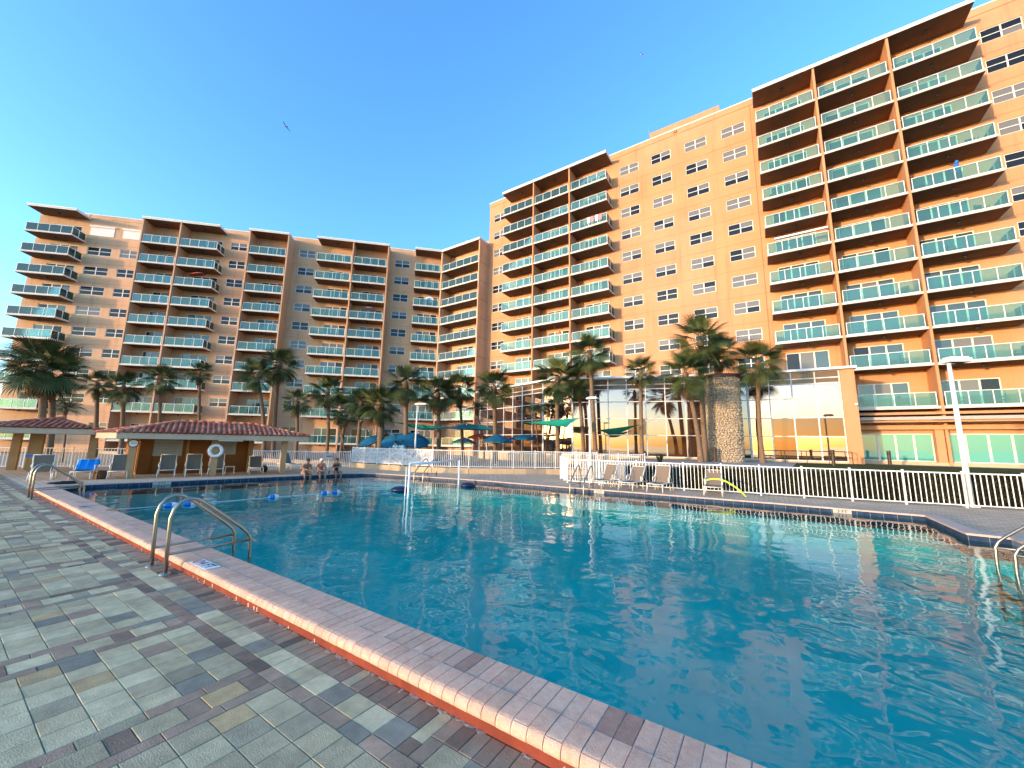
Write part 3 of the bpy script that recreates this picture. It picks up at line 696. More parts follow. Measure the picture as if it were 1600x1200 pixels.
# the bay in line with the tall wing
TM = Matrix.Rotation(R(-45), 4, 'Z')
MB0, MB1 = 0.0, 7.22
mdoors = [(2.0, 5.0, z+.075, z+2.2) for z in FLL]
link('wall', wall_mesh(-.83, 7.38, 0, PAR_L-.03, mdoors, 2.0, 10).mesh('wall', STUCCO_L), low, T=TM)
for z in FLL:
    balcony(low, TM, .085, MB1-.085, z, False, False, n=5, sep=z > 2)
for d4 in mdoors: door(low, TM, *d4)
fin(low, TM, 0, 0, RT_L-.28, .2); fin(low, TM, MB1, 0, RT_L-.28)
m = M()
for z in FLL: m.box(MB1+.081, MB1+.09, 0, 2, z-.02, z+.02)
stuff(link('joint_lines', m.mesh('joint_lines', SOFFIT), low, T=TM))
c_ = cap(low, TM, 0, MB1+.1, RT_L-.004); cap_lights(c_, (1.8, 5.2), RT_L)

# ------------------------------------------------------------------ terraces and planting strips
def flat(name, poly, z, mt, z0=None):
    m = M(); m.prism(poly, z0 if z0 is not None else z-.3, z); return struct(link(name, m.mesh(name, mt)))
flat('patio', [(-70, 12), (-50, 14), (-31.5, 18.95), (-27.4, 18.95), (-19.2, 19.15), (-15.6, 21.6), (-11.9, 24.6), (-9.6, 26.5), (-9.6, 58), (-70, 58)], .33, PATIO, -.1)
flat('upper_terrace', [(-9.55, 23.3), (1.2, 23.0), (9, 23.6), (40, 26), (40, 41.98), (-9.55, 41.98)], 1.0, CONC, -.1)
flat('lawn_strip', [(.8, 23.9), (9, 24.1), (40, 26.5), (40, 37), (6, 37), (1.5, 34)], 1.03, LAWN, .9)


# ------------------------------------------------------------------ glass-fronted lobby
lob = empty('lobby', 'mirrored glass lobby with white mullions standing in front of the orange apartment block', 'building', (-8, 36, 0))
LZ = [1.15, 2.93, 4.33, 5.80, 6.90, 7.30, 7.80]
LP_ = [Vector((5.2, 36.6, 0)), Vector((-1.2, 36.4, 0)), Vector((-14.6, 32.0, 0)), Vector((-17.6, 32.0, 0)), Vector((-28.0, 35.7, 0))]
inv = TR(8, -36, 0)
def lobby_face(a, b, nx, dark):
    d = b-a; L_ = d.length; e = d/L_; rz = math.atan2(e.y, e.x)+math.pi   # seen from the pool the face runs b -> a
    T = inv@TR(b.x, b.y, 0)@Matrix.Rotation(rz, 4, 'Z')
    for j in range(len(LZ)-1):
        for i in range(nx):
            w_ = L_/nx; mt = SPAND if j >= 4 else (LOBD if (i, j) in dark else LOBG)
            hh = LZ[j+1]-LZ[j]
            p = link('mirror_pane' if j < 4 else 'spandrel_panel', cached(('lb', round(w_, 3), j, mt.name), lambda: pane_mesh(w_-.06, hh-.06, mt)), lob, T=T@TR(i*w_+.03, rnd.uniform(-.003, .003), LZ[j]+.03)@Matrix.Rotation(rnd.uniform(-.004, .004), 4, 'Z')@Matrix.Rotation(rnd.uniform(-.003, .003), 4, 'X'))
    m = M()
    for j, z in enumerate(LZ): m.box(0, L_, -.05, .05, z-.035, z+.035)
    for i in range(nx+1):
        x = L_*i/nx; t_ = .04 if 0 < i < nx else .07; m.box(x-t_, x+t_, -.062, .06, LZ[0]-.03, LZ[-1]+.03)
    link('mullion_frame', m.mesh('mullion_frame', WHITE), lob, T=T)
    m = M(); m.box(0, L_, .1, .25, .3, LZ[-1]); link('inner_wall', m.mesh('inner_wall', SOFFIT), lob, T=T)
    m = M(); m.box(-.02, L_+.02, -.2, .3, .3, LZ[0]-.036); link('base_wall', m.mesh('base_wall', TANCURB), lob, T=T)
lobby_face(LP_[0]+Vector((-.55, 0, 0)), LP_[1], 4, {(1, 0), (1, 1), (2, 1), (3, 1)})
lobby_face(LP_[1], LP_[2], 9, {(7, 0), (5, 0), (3, 1)})
lobby_face(LP_[2], LP_[3], 2, set())
lobby_face(LP_[3], LP_[4], 7, {(5, 0), (5, 1), (4, 1), (5, 2), (5, 3), (4, 0), (6, 0), (6, 1), (3, 0)})
m = M(); m.box(LP_[0].x-.55, LP_[0].x+.25, 36.3, 40.2, .3, 7.78); link('corner_pier', m.mesh('corner_pier', STUCCO), lob, T=inv)
rf = [(5.6, 36.1), (-1.3, 35.9), (-14.6, 31.45), (-17.7, 31.45), (-28.4, 35.2), (-28.4, 41.9), (5.6, 41.9)]
m = M(); m.prism(list(reversed(rf)), 7.82, 7.99); link('roof_slab', m.mesh('roof_slab', ROOFW), lob, T=inv)
m = M(); m.box(-.09, .09, -.2, 0, -.07, .07); m.lathe([(.001, 0), (.06, 0), (.06, .12), (.001, .12)], 8, (0, -.28, -.06)); link('security_camera', m.mesh('security_camera', WHITE), lob, T=inv@TR(5.35, 36.28, 5.2))

# stone-clad round tower in front of the lobby
TC = Vector((-2.75, 32.3, 0)); TRd = 1.2
tower = empty('stone_tower', 'round tower clad in rough tan stones beside the twin palm trunks', 'tower', TC)
m = M(); m.lathe([(TRd-.06, .8), (TRd-.06, 7.1)], 40); link('core', m.mesh('core', MORTAR), tower)
m = M(); rs = random.Random(3)
z = 1.0
while z < 7.0:
    a = rs.uniform(0, .2); hh = rs.uniform(.11, .17)
    while a < 2*math.pi:
        wd = rs.uniform(.10, .26); c = Vector((math.cos(a), math.sin(a), 0)); tn = Vector((-c.y, c.x, 0)); ctr = c*(TRd-.03)+Vector((0, 0, z+rs.uniform(-.04, .04)))
        rr = [(tn*math.cos(q)*wd*.5*rs.uniform(.8, 1.1)+Vector((0, 0, math.sin(q)*hh*.55*rs.uniform(.8, 1.15)))) for q in [k_*math.pi/3+.3 for k_ in range(6)]]
        pk = rs.uniform(.06, .13); n = len(m.v)
        m.v += [tuple(ctr+v_-c*.05) for v_ in rr]+[tuple(ctr+v_*.62+c*pk*rs.uniform(.7, 1.1)) for v_ in rr]
        for k_ in range(6): m.f.append((n+k_, n+(k_+1) % 6, n+6+(k_+1) % 6, n+6+k_)); m.m.append(0)
        m.f.append(tuple(n+6+k_ for k_ in range(6))); m.m.append(0)
        a += wd/TRd*.93
    z += hh*.86
stuff(link('stone_cladding', m.mesh('stone_cladding', STONE), tower))
m = M(); m.lathe([(.001, 7.28), (TRd+.12, 7.28), (TRd+.14, 7.2), (TRd+.14, 7.05), (TRd-.05, 7.02)], 40); link('cap_ring', m.mesh('cap_ring', BROWNM), tower)

# ------------------------------------------------------------------ fences
def picket_fence(name, label, pts, z0, H, npk, cols=RAILW, th=.023, post=.028, loc=None):
    o0 = Vector((*pts[0], z0)); f = empty(name, label, 'fence', o0)
    pk = M(); pk.box(-th/2, th/2, -th/2, th/2, .09, H-.03); pkm = pk.mesh('picket', cols)
    pm = M(); pm.box(-post, post, -post, post, -.02, H+.035); pm.box(-post-.006, post+.006, -post-.006, post+.006, H+.036, H+.055); pom = pm.mesh('post', cols)
    for i, p in enumerate(pts):
        q = Vector((*p, z0))-o0; nx = pts[min(i+1, len(pts)-1)]; pv_ = pts[max(i-1, 0)]; an = math.atan2(nx[1]-pv_[1], nx[0]-pv_[0])
        link('post', pom, f, q, an)
        if i == len(pts)-1: break
        d = Vector((*pts[i+1], z0))-Vector((*p, z0)); L_ = d.length; an = math.atan2(d.y, d.x)
        r_ = M(); r_.box(post, L_-post, -.018, .018, H-.045, H); rl = link('top_rail', r_.mesh('top_rail', cols), f, q, an)
        r_ = M(); r_.box(post, L_-post, -.018, .018, .07, .105); link('bottom_rail', r_.mesh('bottom_rail', cols), f, q, an)
        k_ = npk if isinstance(npk, int) else max(2, int(L_/npk))
        for j in range(1, k_): link('picket', pkm, rl, (L_*j/k_, 0, 0))
    return f
def lin(a, b, n): return [(a[0]+(b[0]-a[0])*i/n, a[1]+(b[1]-a[1])*i/n) for i in range(n+1)]
RF = [(-9.27, 19.63), (-7.5, 19.7), (-5.6, 19.78), (-3.46, 19.9), (-1.9, 20.05), (-.45, 20.25), (1.05, 20.47), (2.61, 20.72), (4.19, 20.95), (5.85, 21.28), (7.4, 21.6), (9.1, 21.95), (10.8, 22.3), (12.5, 22.65)]
picket_fence('picket_fence', 'white metal picket fence along the dark hedge beside the tan loungers', RF, 0, 1.24, .146)
picket_fence('gate_fence', 'short white picket return folding back from the end of the hedge fence', [(-9.3, 19.7), (-9.85, 20.4), (-10.5, 21.25)], 0, 1.3, .12)
picket_fence('back_fence', 'white picket fence stepping up behind the short return panel', lin((-10.4, 21.4), (-6.6, 25.2), 3), .0, 1.5, .14)
MF = [(-27.3, 18.8), (-25.8, 18.78), (-24.3, 18.82), (-23.05, 18.9), (-21.75, 19.0), (-20.4, 19.1), (-19.1, 19.3), (-18.0, 19.85), (-16.9, 20.45), (-15.8, 21.45), (-14.65, 22.45), (-13.55, 23.5), (-12.4, 24.3), (-11.2, 25.1), (-10., 25.9)]
mf = picket_fence('picket_fence', 'long white picket fence on a tan kerb in front of the umbrellas', MF, .35, 1.17, .125)
m = M()
for i in range(len(MF)-1):
    a, b = Vector((*MF[i], 0)), Vector((*MF[i+1], 0)); e = (b-a).normalized(); nn = Vector((e.y, -e.x, 0))
    P_ = [a+nn*.13, b+nn*.13, b-nn*.13, a-nn*.13]; m.prism([(p.x, p.y) for p in P_], -.05, .348)
kerb = struct(link('kerb_wall', m.mesh('kerb_wall', TANCURB)))
# printed wind screen tied behind the first panels
def screen_mat():
    m_, t, o = new_mat('wave_screen'); b = N(t, 'ShaderNodeBsdfPrincipled', Roughness=.85)
    ge = N(t, 'ShaderNodeNewGeometry'); mp = N(t, 'ShaderNodeMapping'); mp.inputs['Rotation'].default_value = (0, R(38), 0); mp.inputs['Scale'].default_value = (1.6, 1.6, 5); t.links.new(ge.outputs['Position'], mp.inputs[0])
    n1 = N(t, 'ShaderNodeTexNoise', Scale=1.5, Detail=5., Distortion=1.2); t.links.new(mp.outputs[0], n1.inputs[0])
    cr = N(t, 'ShaderNodeValToRGB'); cr.color_ramp.elements[0].position = .42; cr.color_ramp.elements[0].color = (.22, .22, .25, 1); cr.color_ramp.elements[1].position = .58; cr.color_ramp.elements[1].color = (.66, .66, .66, 1)
    t.links.new(n1.outputs[0], cr.inputs[0]); t.links.new(cr.outputs[0], b.inputs['Base Color']); t.links.new(b.outputs[0], o.inputs[0]); return m_
SCR = screen_mat()
for i in range(6):
    a, b = Vector((*MF[i], .35)), Vector((*MF[i+1], .35)); d = b-a; m = M(); m.box(.03, d.length-.03, .022, .026, .1, 1.14)
    link('wind_screen', m.mesh('wind_screen', SCR), mf, a-Vector((*MF[0], .35)), math.atan2(d.y, d.x))
LFp = [(-31.6, 13.6), (-30.4, 14.9), (-29.3, 16.2), (-28.2, 17.4), (-27.2, 18.55)]
lf = picket_fence('picket_fence', 'white picket fence with a small notice behind the three bathers', LFp, 0, 1.2, .125)
s_ = empty('notice_sign', 'small white notice with a blue line on the fence behind the bathers', 'sign', (-28.05, 17.35, .62), math.atan2(1.2, 1.1))
m = M(); m.box(-.24, .24, -.05, -.035, 0, .42); link('board', m.mesh('board', SIGNF), s_)
m = M(); m.box(-.2, .2, -.054, -.051, .16, .24); link('blue_line', m.mesh('blue_line', INKBL), s_)
picket_fence('picket_fence', 'pale picket fence seen between the pavilion columns', [(-42, .2), (-40.6, 2), (-39.2, 3.8), (-37.8, 5.6), (-36.4, 7.4), (-35., 9.2), (-33.6, 11), (-31.7, 13.5)], 0, 1.25, .16)

# hedge behind the right fence
hr = random.Random(5)
HP = [(-6.4, 20.9), (-3.3, 21.0), (-.4, 21.3), (2.6, 21.75), (5.85, 22.3), (9, 22.9), (14, 23.9)]
hd = empty('hedge', 'low dark clipped hedge running behind the white picket fence', 'hedge', (*HP[0], 0))
core, lv = M(), M()
o0 = Vector((*HP[0], 0))
for i in range(len(HP)-1):
    a, b = Vector((*HP[i], 0))-o0, Vector((*HP[i+1], 0))-o0; e = (b-a); L_ = e.length; e /= L_; nn = Vector((e.y, -e.x, 0)); Hh = [1.0, 1.05, 1.08, 1.14, 1.2, 1.24][i]
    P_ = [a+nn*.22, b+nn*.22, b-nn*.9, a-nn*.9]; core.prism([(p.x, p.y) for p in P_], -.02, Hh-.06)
    for _ in range(int(L_*420)):
        u = hr.random()*L_
        if hr.random() < .66: p = a+e*u+nn*(.22+hr.uniform(-.02, .08))+Vector((0, 0, hr.uniform(.02, Hh))); up_ = nn
        else: p = a+e*u+nn*hr.uniform(-.9, .25)+Vector((0, 0, Hh+hr.uniform(-.07, .05))); up_ = Vector((0, 0, 1))
        ax = Vector((hr.uniform(-1, 1), hr.uniform(-1, 1), hr.uniform(-1, 1))).normalized(); s1 = (up_+ax*.9).normalized(); t1 = s1.cross(ax).normalized(); t2 = s1.cross(t1); l_ = hr.uniform(.035, .06)
        lv.quad(p-t1*l_, p+t2*l_*.45, p+t1*l_, p-t2*l_*.45)
link('hedge_core', core.mesh('hedge_core', HEDGEC), hd); stuff(link('foliage', lv.mesh('foliage', HEDGE), hd))

# ------------------------------------------------------------------ pool ladders
def ladder(label, loc, rz, step=True, sep=.62, name='pool_ladder'):
    t = empty(name, label, 'ladder', loc, rz)
    for s_ in (-sep/2, sep/2):
        pts = [(s_, 0, 0), (s_, -.02, .45), (s_, -.03, .80), (s_, 0, .93), (s_, .07, 1.03), (s_, .17, 1.075), (s_, .28, 1.05), (s_, .42, .95), (s_, .7, .72), (s_, .96, .50), (s_, 1.06, .40), (s_, 1.11, .30), (s_, 1.12, .1), (s_, 1.13, -.2), (s_, 1.13, -.95)]
        g = M(); g.tube(pts, .027, 10); h_ = link('handrail', g.mesh('handrail', STEEL, True), t)
        g = M(); g.tube([(s_, .0, .28), (s_, .5, .285), (s_, 1.11, .29)], .019, 8); link('brace_bar', g.mesh('brace_bar', STEEL, True), h_)
        g = M(); g.lathe([(.001, .03), (.035, .03), (.07, .012), (.075, .0)], 14, (s_, 0, 0)); link('escutcheon', g.mesh('escutcheon', STEEL, True), h_)
    if step:
        for z in (-.18, -.5, -.82): g = M(); g.box(-sep/2, sep/2, 1.08, 1.2, z, z+.03); link('step', g.mesh('step', STEEL), t)
    return t
ladder('bronze steel pool ladder with twin curved handrails beside the depth plate', (-7.93, 2.28, 0), 0)
ladder('bronze steel pool ladder at the pool corner nearest the tiled pavilion', (-19.87, 2.20, 0), 0)
ladder('bronze pool ladder behind the white pool net frame', (-16.1, 16.25, 0), R(186))
ladder('bronze pool ladder in front of the tan loungers and white lamp post', (-7.05, 16.9, 0), R(181))
lx = ladder('steel pool ladder on the stepped corner of the pool past the hedge', (4.42, 10.75, 0), R(92))

# depth plates
def plate(label, loc, rz, rx, w_, h_, txt, size, extra=False):
    t = empty('depth_marker', label, 'sign', loc); t.rotation_euler = (rx, 0, rz)
    m = M(); m.box(-w_/2, w_/2, -h_/2, h_/2, 0, .004); link('plate', m.mesh('plate', SIGNF if not extra else WHITE), t)
    link('lettering', text_mesh(txt, size, INKB), t, (0 if not extra else .06, 0, .0065))
    return t
pt = plate('white 4 FT depth plate set in the pink brick coping', (-7.08, 2.57, CZ+.003), 0, 0, .60, .19, '4 FT', .19, True)
m = M(); m.lathe([(.06, 0), (.075, 0), (.075, .002), (.06, .002)], 18); link('no_diving_ring', m.mesh('no_diving_ring', REDC), pt, (-.215, 0, .0045))
m = M(); m.box(-.06, .06, -.007, .007, 0, .002); link('no_diving_bar', m.mesh('no_diving_bar', REDC), pt, (-.215, 0, .007), R(45))
plate('white 3 FT depth plate on the blue waterline tile below the hedge fence', (1.78, 16.42, .065), 0, R(90), .46, .125, '3 FT', .14)
plate('cream depth plate on the waterline tile beside the lounger ladder', (-6.15, 16.09, .065), R(-2), R(90), .46, .125, '3 FT', .14)
plate('cream depth plate on the waterline tile by the net-frame ladder', (-17.3, 15.34, .065), R(6), R(90), .26, .125, '4', .14)
plate('white depth lettering on dark blue tile below the pavilion loungers', (-22.0, 6.02, .065), R(79), R(90), .6, .125, '5 FT', .14)
plate('worn white depth plate on the coping near the pavilion corner', (-15.2, 2.6, CZ+.003), 0, 0, .5, .18, '5 FT', .17)
m = M(); m.box(-.2, .2, -.035, .035, 0, .02); m.box(-.1, .3, -.01, .01, .02, .032)
tag(link('skimmer_key', m.mesh('skimmer_key', INKB), None, (-13.9, 2.93, CZ+.003), R(22)), 'small black strap lying on the pink coping edge', 'strap')

# ------------------------------------------------------------------ loungers
def lounger(label, loc, rz, ang, sling, group, towel=None, arms=True):
    t = empty('sun_lounger', label, 'lounger', loc, rz, group); W2 = .32; zs = .36; hy = 1.12; ca, sa = math.cos(R(ang)), math.sin(R(ang)); bl = .82
    for s_ in (-W2, W2):
        g = M(); g.tube([(s_, .02, zs), (s_, .6, zs+.005), (s_, hy, zs), (s_, 1.78, zs-.02)], .026, 7); link('side_rail', g.mesh('side_rail', FRAMEL, True), t)
        for y, sp in ((.08, -.03), (1.18, .04), (1.62, .08)):
            g = M(); g.tube([(s_, y, zs), (s_*1.04, y+sp*.4, zs*.5), (s_*1.08, y+sp, 0)], [.025, .022, .025], 7); link('leg', g.mesh('leg', FRAMEL, True), t)
        g = M(); g.tube([(s_, hy, zs), (s_, hy+ca*bl*.5, zs+sa*bl*.5), (s_, hy+ca*bl, zs+sa*bl)], .025, 7); link('back_rail', g.mesh('back_rail', FRAMEL, True), t)
        if arms:
            g = M(); g.tube([(s_*1.06, .98, zs), (s_*1.1, .94, zs+.14), (s_*1.1, .98, zs+.22), (s_*1.1, 1.2, zs+.235), (s_*1.08, hy+ca*.30, zs+max(.16, sa*.36))], [.022, .022, .034, .03, .02], 7); link('armrest', g.mesh('armrest', FRAMEL, True), t)
    g = M(); g.tube([(-W2, hy+ca*bl, zs+sa*bl), (W2, hy+ca*bl, zs+sa*bl)], .019, 7); g.tube([(-W2, .02, zs), (W2, .02, zs)], .02, 7); link('cross_bar', g.mesh('cross_bar', FRAMEL, True), t)
    g = M()
    n = 6
    for i in range(n):
        y0, y1 = .04+(hy-.06)*i/n, .04+(hy-.06)*(i+1)/n; f_ = lambda y: -.035*math.sin(math.pi*(y-.04)/(hy-.06))
        g.quad((-W2, y0, zs+.008), (0, y0, zs+.006+f_(y0)), (0, y1, zs+.006+f_(y1)), (-W2, y1, zs+.008)); g.quad((0, y0, zs+.006+f_(y0)), (W2, y0, zs+.008), (W2, y1, zs+.008), (0, y1, zs+.006+f_(y1)))
    link('seat_sling', g.mesh('seat_sling', sling, True), t)
    g = M(); nn = Vector((0, -sa, ca))
    for i in range(4):
        q0, q1 = bl*i/4, bl*(i+1)/4; P_ = lambda q, d_: (0+0*d_, hy+ca*q+nn.y*d_, zs+sa*q+nn.z*d_)
        a0, a1 = P_(q0, -.03*math.sin(math.pi*i/4)), P_(q1, -.03*math.sin(math.pi*(i+1)/4)); b0, b1 = P_(q0, .0), P_(q1, .0)
        g.quad((-W2, b0[1], b0[2]), a0, a1, (-W2, b1[1], b1[2])); g.quad(a0, (W2, b0[1], b0[2]), (W2, b1[1], b1[2]), a1)
    link('back_sling', g.mesh('back_sling', sling, True), t)
    if ang > 5:
        g = M(); g.tube([(-W2+.03, hy+ca*bl*.55, zs+sa*bl*.55), (-W2+.03, hy+.62, zs-.015)], .012, 6); g.tube([(W2-.03, hy+ca*bl*.55, zs+sa*bl*.55), (W2-.03, hy+.62, zs-.015)], .012, 6); link('back_prop', g.mesh('back_prop', FRAMEL), t)
    return t
GR = 'loungers in front of the hedge fence'; GP = 'loungers under the tiled pavilion'
lounger('tan sling lounger half hidden behind the pool ladder rails', (-7.0, 17.75, 0), R(-14), 62, SLING, GR)
lounger('tan sling lounger next to the small white side table', (-5.6, 17.85, 0), R(-8), 55, SLING, GR)
lounger('tan sling lounger with upright back, last before the gap in the row', (-4.35, 18.0, 0), R(-4), 66, SLING, GR)
ln = lounger('tan sling lounger with a yellow pool noodle across it', (-2.1, 18.45, 0), R(4), 50, SLING, GR)
m = M(); pts = [(-2.35, 18.75, .62), (-2.1, 18.65, .69), (-1.85, 18.6, .69), (-1.6, 18.58, .62), (-1.35, 18.56, .47), (-1.1, 18.56, .27), (-.92, 18.56, .06)]
m.tube(pts, .035, 10); tag(link('pool_noodle', m.mesh('pool_noodle', NOODLE, True)), 'yellow green foam pool noodle arched over a tan lounger', 'pool noodle')
def side_table(label, loc, rz, s=.45, h_=.42):
    t = empty('side_table', label, 'table', loc, rz); g = M(); g.box(-s/2, s/2, -s/2, s/2, h_-.03, h_); link('table_top', g.mesh('table_top', FRAMEL), t)
    for a in (-1, 1):
        for b in (-1, 1): g = M(); g.tube([(a*s*.44, b*s*.44, h_-.03), (a*s*.47, b*s*.47, 0)], .016, 6); link('leg', g.mesh('leg', FRAMEL), t)
side_table('small white side table between two tan loungers by the fence', (-6.35, 18.9, 0), .1)
RP = R(72)
def pl_(px, py, px2, py2):
    a, b = gr(px, py), gr(px2, py2); return (a+b)/2
for lab, loc, ang, mt in (('grey lounger with a bright blue towel over its back', (-27.0, 4.35, 0), 38, SLINGG), ('grey sling lounger just before the pavilion clock column', (-26.45, 5.5, 0), 66, SLINGG), ('grey sling lounger beneath the large rules board', (-25.98, 7.2, 0), 64, SLINGG),
                          ('grey sling lounger in the middle of the close pair beside the life ring column', (-25.62, 8.25, 0), 68, SLINGG), ('grey sling lounger right against the life ring column', (-25.4, 9.15, 0), 68, SLINGG), ('grey sling lounger alone by the end column of the pavilion', (-25.15, 11.1, 0), 48, SLINGG)):
    lounger(lab, loc, RP+rnd.uniform(-.06, .06), ang, mt, GP)
lounger('pale lounger turned away with a blue headband at the pavilion corner', (-29.3, 3.6, 0), RP+R(185), 70, SLINGG, GP)
lounger('dark grey lounger beside the fence past the end column', (-27.4, 14.6, 0), R(95), 60, SLINGG, GP)
g = M(); g.box(-.3, .3, -.01, .01, 0, .1); tag(link('headband_towel', g.mesh('headband_towel', FLOATB), None, (-28.85, 3.1, 1.02), RP), 'folded blue towel strip on the turned lounger', 'towel')
# blue towel draped over a lounger back
g = M(); n = 8
for i in range(n):
    for j in range(6):
        def tp(i_, j_):
            u, v = -.36+.72*i_/n, j_/6
            y = 1.10+.64*math.cos(R(38))*v*1.15; z = .40+.64*math.sin(R(38))*v*1.15+.03*math.sin(i_*1.9)*(.4+v)
            return (u, y-.03, z)
        g.quad(tp(i, j), tp(i+1, j), tp(i+1, j+1), tp(i, j+1))
for i in range(n):
    a, b = tp(i, 6), tp(i+1, 6); g.quad(a, b, (b[0], b[1]+.12, b[2]-.30+.02*math.sin(i*2.)), (a[0], a[1]+.12, a[2]-.30+.02*math.sin(i*2.+1)))
tag(link('beach_towel', g.mesh('beach_towel', TOWELB, True), None, (-27.0, 4.35, 0), RP), 'bright blue beach towel draped over a grey lounger back', 'towel')
side_table('small white side table between pavilion loungers near the end column', (-26.4, 10.2, 0), RP)
g = M(); g.ell((0, 0, .22), (.2, .16, .22), 10, 6); g.tube([(-.1, 0, .38), (-.05, 0, .52), (.05, 0, .52), (.1, 0, .38)], .015, 6); tag(link('duffel_bag', g.mesh('duffel_bag', INKB, True), None, (-26.0, 11.9, 0), .4), 'black duffel bag on the deck by the end column', 'bag')
g = M(); g.ell((0, 0, .05), (.5, .16, .06), 12, 6); g.box(-.12, .30, -.10, .0, .10, .12); tag(link('swim_bag', g.mesh('swim_bag', [INKB]), None, (-22.9, 3.35, CZ), R(70)), 'flat black bag lying on the pool corner coping', 'bag')
g = M(); g.box(-.14, .14, -.19, .19, 0, .30); g.box(-.12, .12, -.16, .16, .301, .40); g.box(.141, .2, -.13, .13, .04, .22); g.tube([(-.15, -.1, .34), (-.2, -.1, .22), (-.15, -.1, .06)], .014, 6); g.tube([(-.15, .1, .34), (-.2, .1, .22), (-.15, .1, .06)], .014, 6); tag(link('backpack', g.mesh('backpack', WOODD), None, (-26.9, 5.0, .0), .3), 'dark brown backpack beside the blue towel lounger', 'bag')

# ------------------------------------------------------------------ tiled pavilion
DP = Vector((-26.58, 5.94, 0)); EE = Vector((.31, .951, 0)); NN = Vector((.951, -.31, 0))
pav = empty('pavilion', 'poolside pavilion with red barrel tile roofs and beige fascia on tan columns', 'pavilion', DP)
def q3(s_, t_, z=0): return EE*s_+NN*t_+Vector((0, 0, z))          # relative to DP
def barrel_tile():
    m = M(); n = 6; L_ = .46
    for i in range(n):
        a0, a1 = math.pi*i/n, math.pi*(i+1)/n; r0, r1 = .105, .085
        m.quad((r0*math.cos(a0), 0, r0*.85*math.sin(a0)), (r0*math.cos(a1), 0, r0*.85*math.sin(a1)), (r1*math.cos(a1), L_, r1*.85*math.sin(a1)), (r1*math.cos(a0), L_, r1*.85*math.sin(a0)))
        m.quad((r0*math.cos(a1), 0, r0*.85*math.sin(a1)), (r0*math.cos(a0), 0, r0*.85*math.sin(a0)), (.08*math.cos(a0), .004, .062*math.sin(a0)), (.08*math.cos(a1), .004, .062*math.sin(a1)))
    return m.mesh('roof_tile', TILE_R, True)
TILE = barrel_tile(); ntile = [0]
def hip_roof(quad, r0, r1, zb, zr, tiled):
    """quad: four eave corners (front-left, front-right, back-right, back-left), r0/r1 ridge ends"""
    th = .28; m = M(); Q = [Vector((p.x, p.y, zb)) for p in quad]; k_ = 4
    for i in range(4):
        a, b = Q[i], Q[(i+1) % 4]; z = Vector((0, 0, th)); m.quad(a, b, b+z, a+z)
    fa = link('fascia', m.mesh('fascia', FASCIA), pav)
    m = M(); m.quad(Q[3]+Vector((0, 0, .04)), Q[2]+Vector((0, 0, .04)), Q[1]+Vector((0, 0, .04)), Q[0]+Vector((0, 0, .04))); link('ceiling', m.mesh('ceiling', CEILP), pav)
    E_ = [p+Vector((0, 0, th)) for p in Q]; a_, b_ = Vector((r0.x, r0.y, zr)), Vector((r1.x, r1.y, zr))
    slopes = [(E_[0], E_[1], b_, a_), (E_[1], E_[2], b_, b_), (E_[2], E_[3], a_, b_), (E_[3], E_[0], a_, a_)]
    m = M()
    for s_ in slopes: m.quad(*s_) if s_[2] != s_[3] else m.tri(s_[0], s_[1], s_[2])
    rfo = link('roof', m.mesh('roof', TILE_R), pav)
    far_ = M()
    for si in tiled:
        p0, p1, q1, q0 = slopes[si]; e = (p1-p0); L_ = e.length; e /= L_; nrm = e.cross(q0-p0).normalized(); 
        if nrm.z < 0: nrm = -nrm
        u = nrm.cross(e).normalized()
        if (q0-p0).dot(u) < 0: u = -u
        Hs = (q0-p0).dot(u); l0 = (q0-p0).dot(e)/Hs; l1 = (L_-(q1-p0).dot(e))/Hs
        nc = int(L_/.235)
        for c in range(nc):
            x = (c+.5)*L_/nc; v = -.06
            while v < Hs-.1:
                if x > l0*max(v+.2, 0) and L_-x > l1*max(v+.2, 0):
                    P_ = p0+e*x+u*v+nrm*.012; ax = u.cross(nrm); Mx = Matrix(((ax.x, u.x, nrm.x, P_.x), (ax.y, u.y, nrm.y, P_.y), (ax.z, u.z, nrm.z, P_.z), (0, 0, 0, 1)))@Matrix.Rotation(rnd.uniform(-.03, .03), 4, 'Z')@Matrix.Rotation(R(3.5), 4, 'X')
                    ntile[0] += 1
                    if ntile[0] <= 295: link('roof_tile', TILE, rfo, T=Mx)
                    else:
                        n0 = len(far_.v); far_.v += [tuple(Mx@vv.co) for vv in TILE.vertices]
                        for pg in TILE.polygons: far_.f.append(tuple(n0+i_ for i_ in pg.vertices)); far_.m.append(0)
                v += .37
    if far_.v: stuff(link('tile_field', far_.mesh('tile_field', TILE_R, True), rfo))
    # hip and ridge caps
    m = M()
    for s_, t_ in ((E_[0], a_), (E_[1], b_), (E_[2], b_), (E_[3], a_), (a_, b_)):
        d = t_-s_; n = max(2, int(d.length/.36))
        for i in range(n): m.tube([s_+d*(i/n)+Vector((0, 0, .03)), s_+d*((i+1.08)/n)+Vector((0, 0, .05))], [.11, .085], 7)
    stuff(link('ridge_caps', m.mesh('ridge_caps', TILE_R, True), rfo))
A4 = Vector((-30.35, 5.2, 0))-DP; A1 = Vector((-26.05, 5.16, 0))-DP
hip_roof([A1, q3(7.75, .75), q3(7.75, -3.6), A4], q3(1.6, -1.6), q3(5.1, -1.4), 1.93, 2.88, (0, 1, 3))
B_ = [Vector(p)-DP for p in ((-31.9, 1.3, 0), (-30.42, 5.18, 0), (-38.4, 6.9, 0), (-39.9, 2.2, 0))]
hip_roof(B_, Vector((-33.3, 4.35, 0))-DP, Vector((-36.2, 4.6, 0))-DP, 2.10, 2.98, (0, 3))
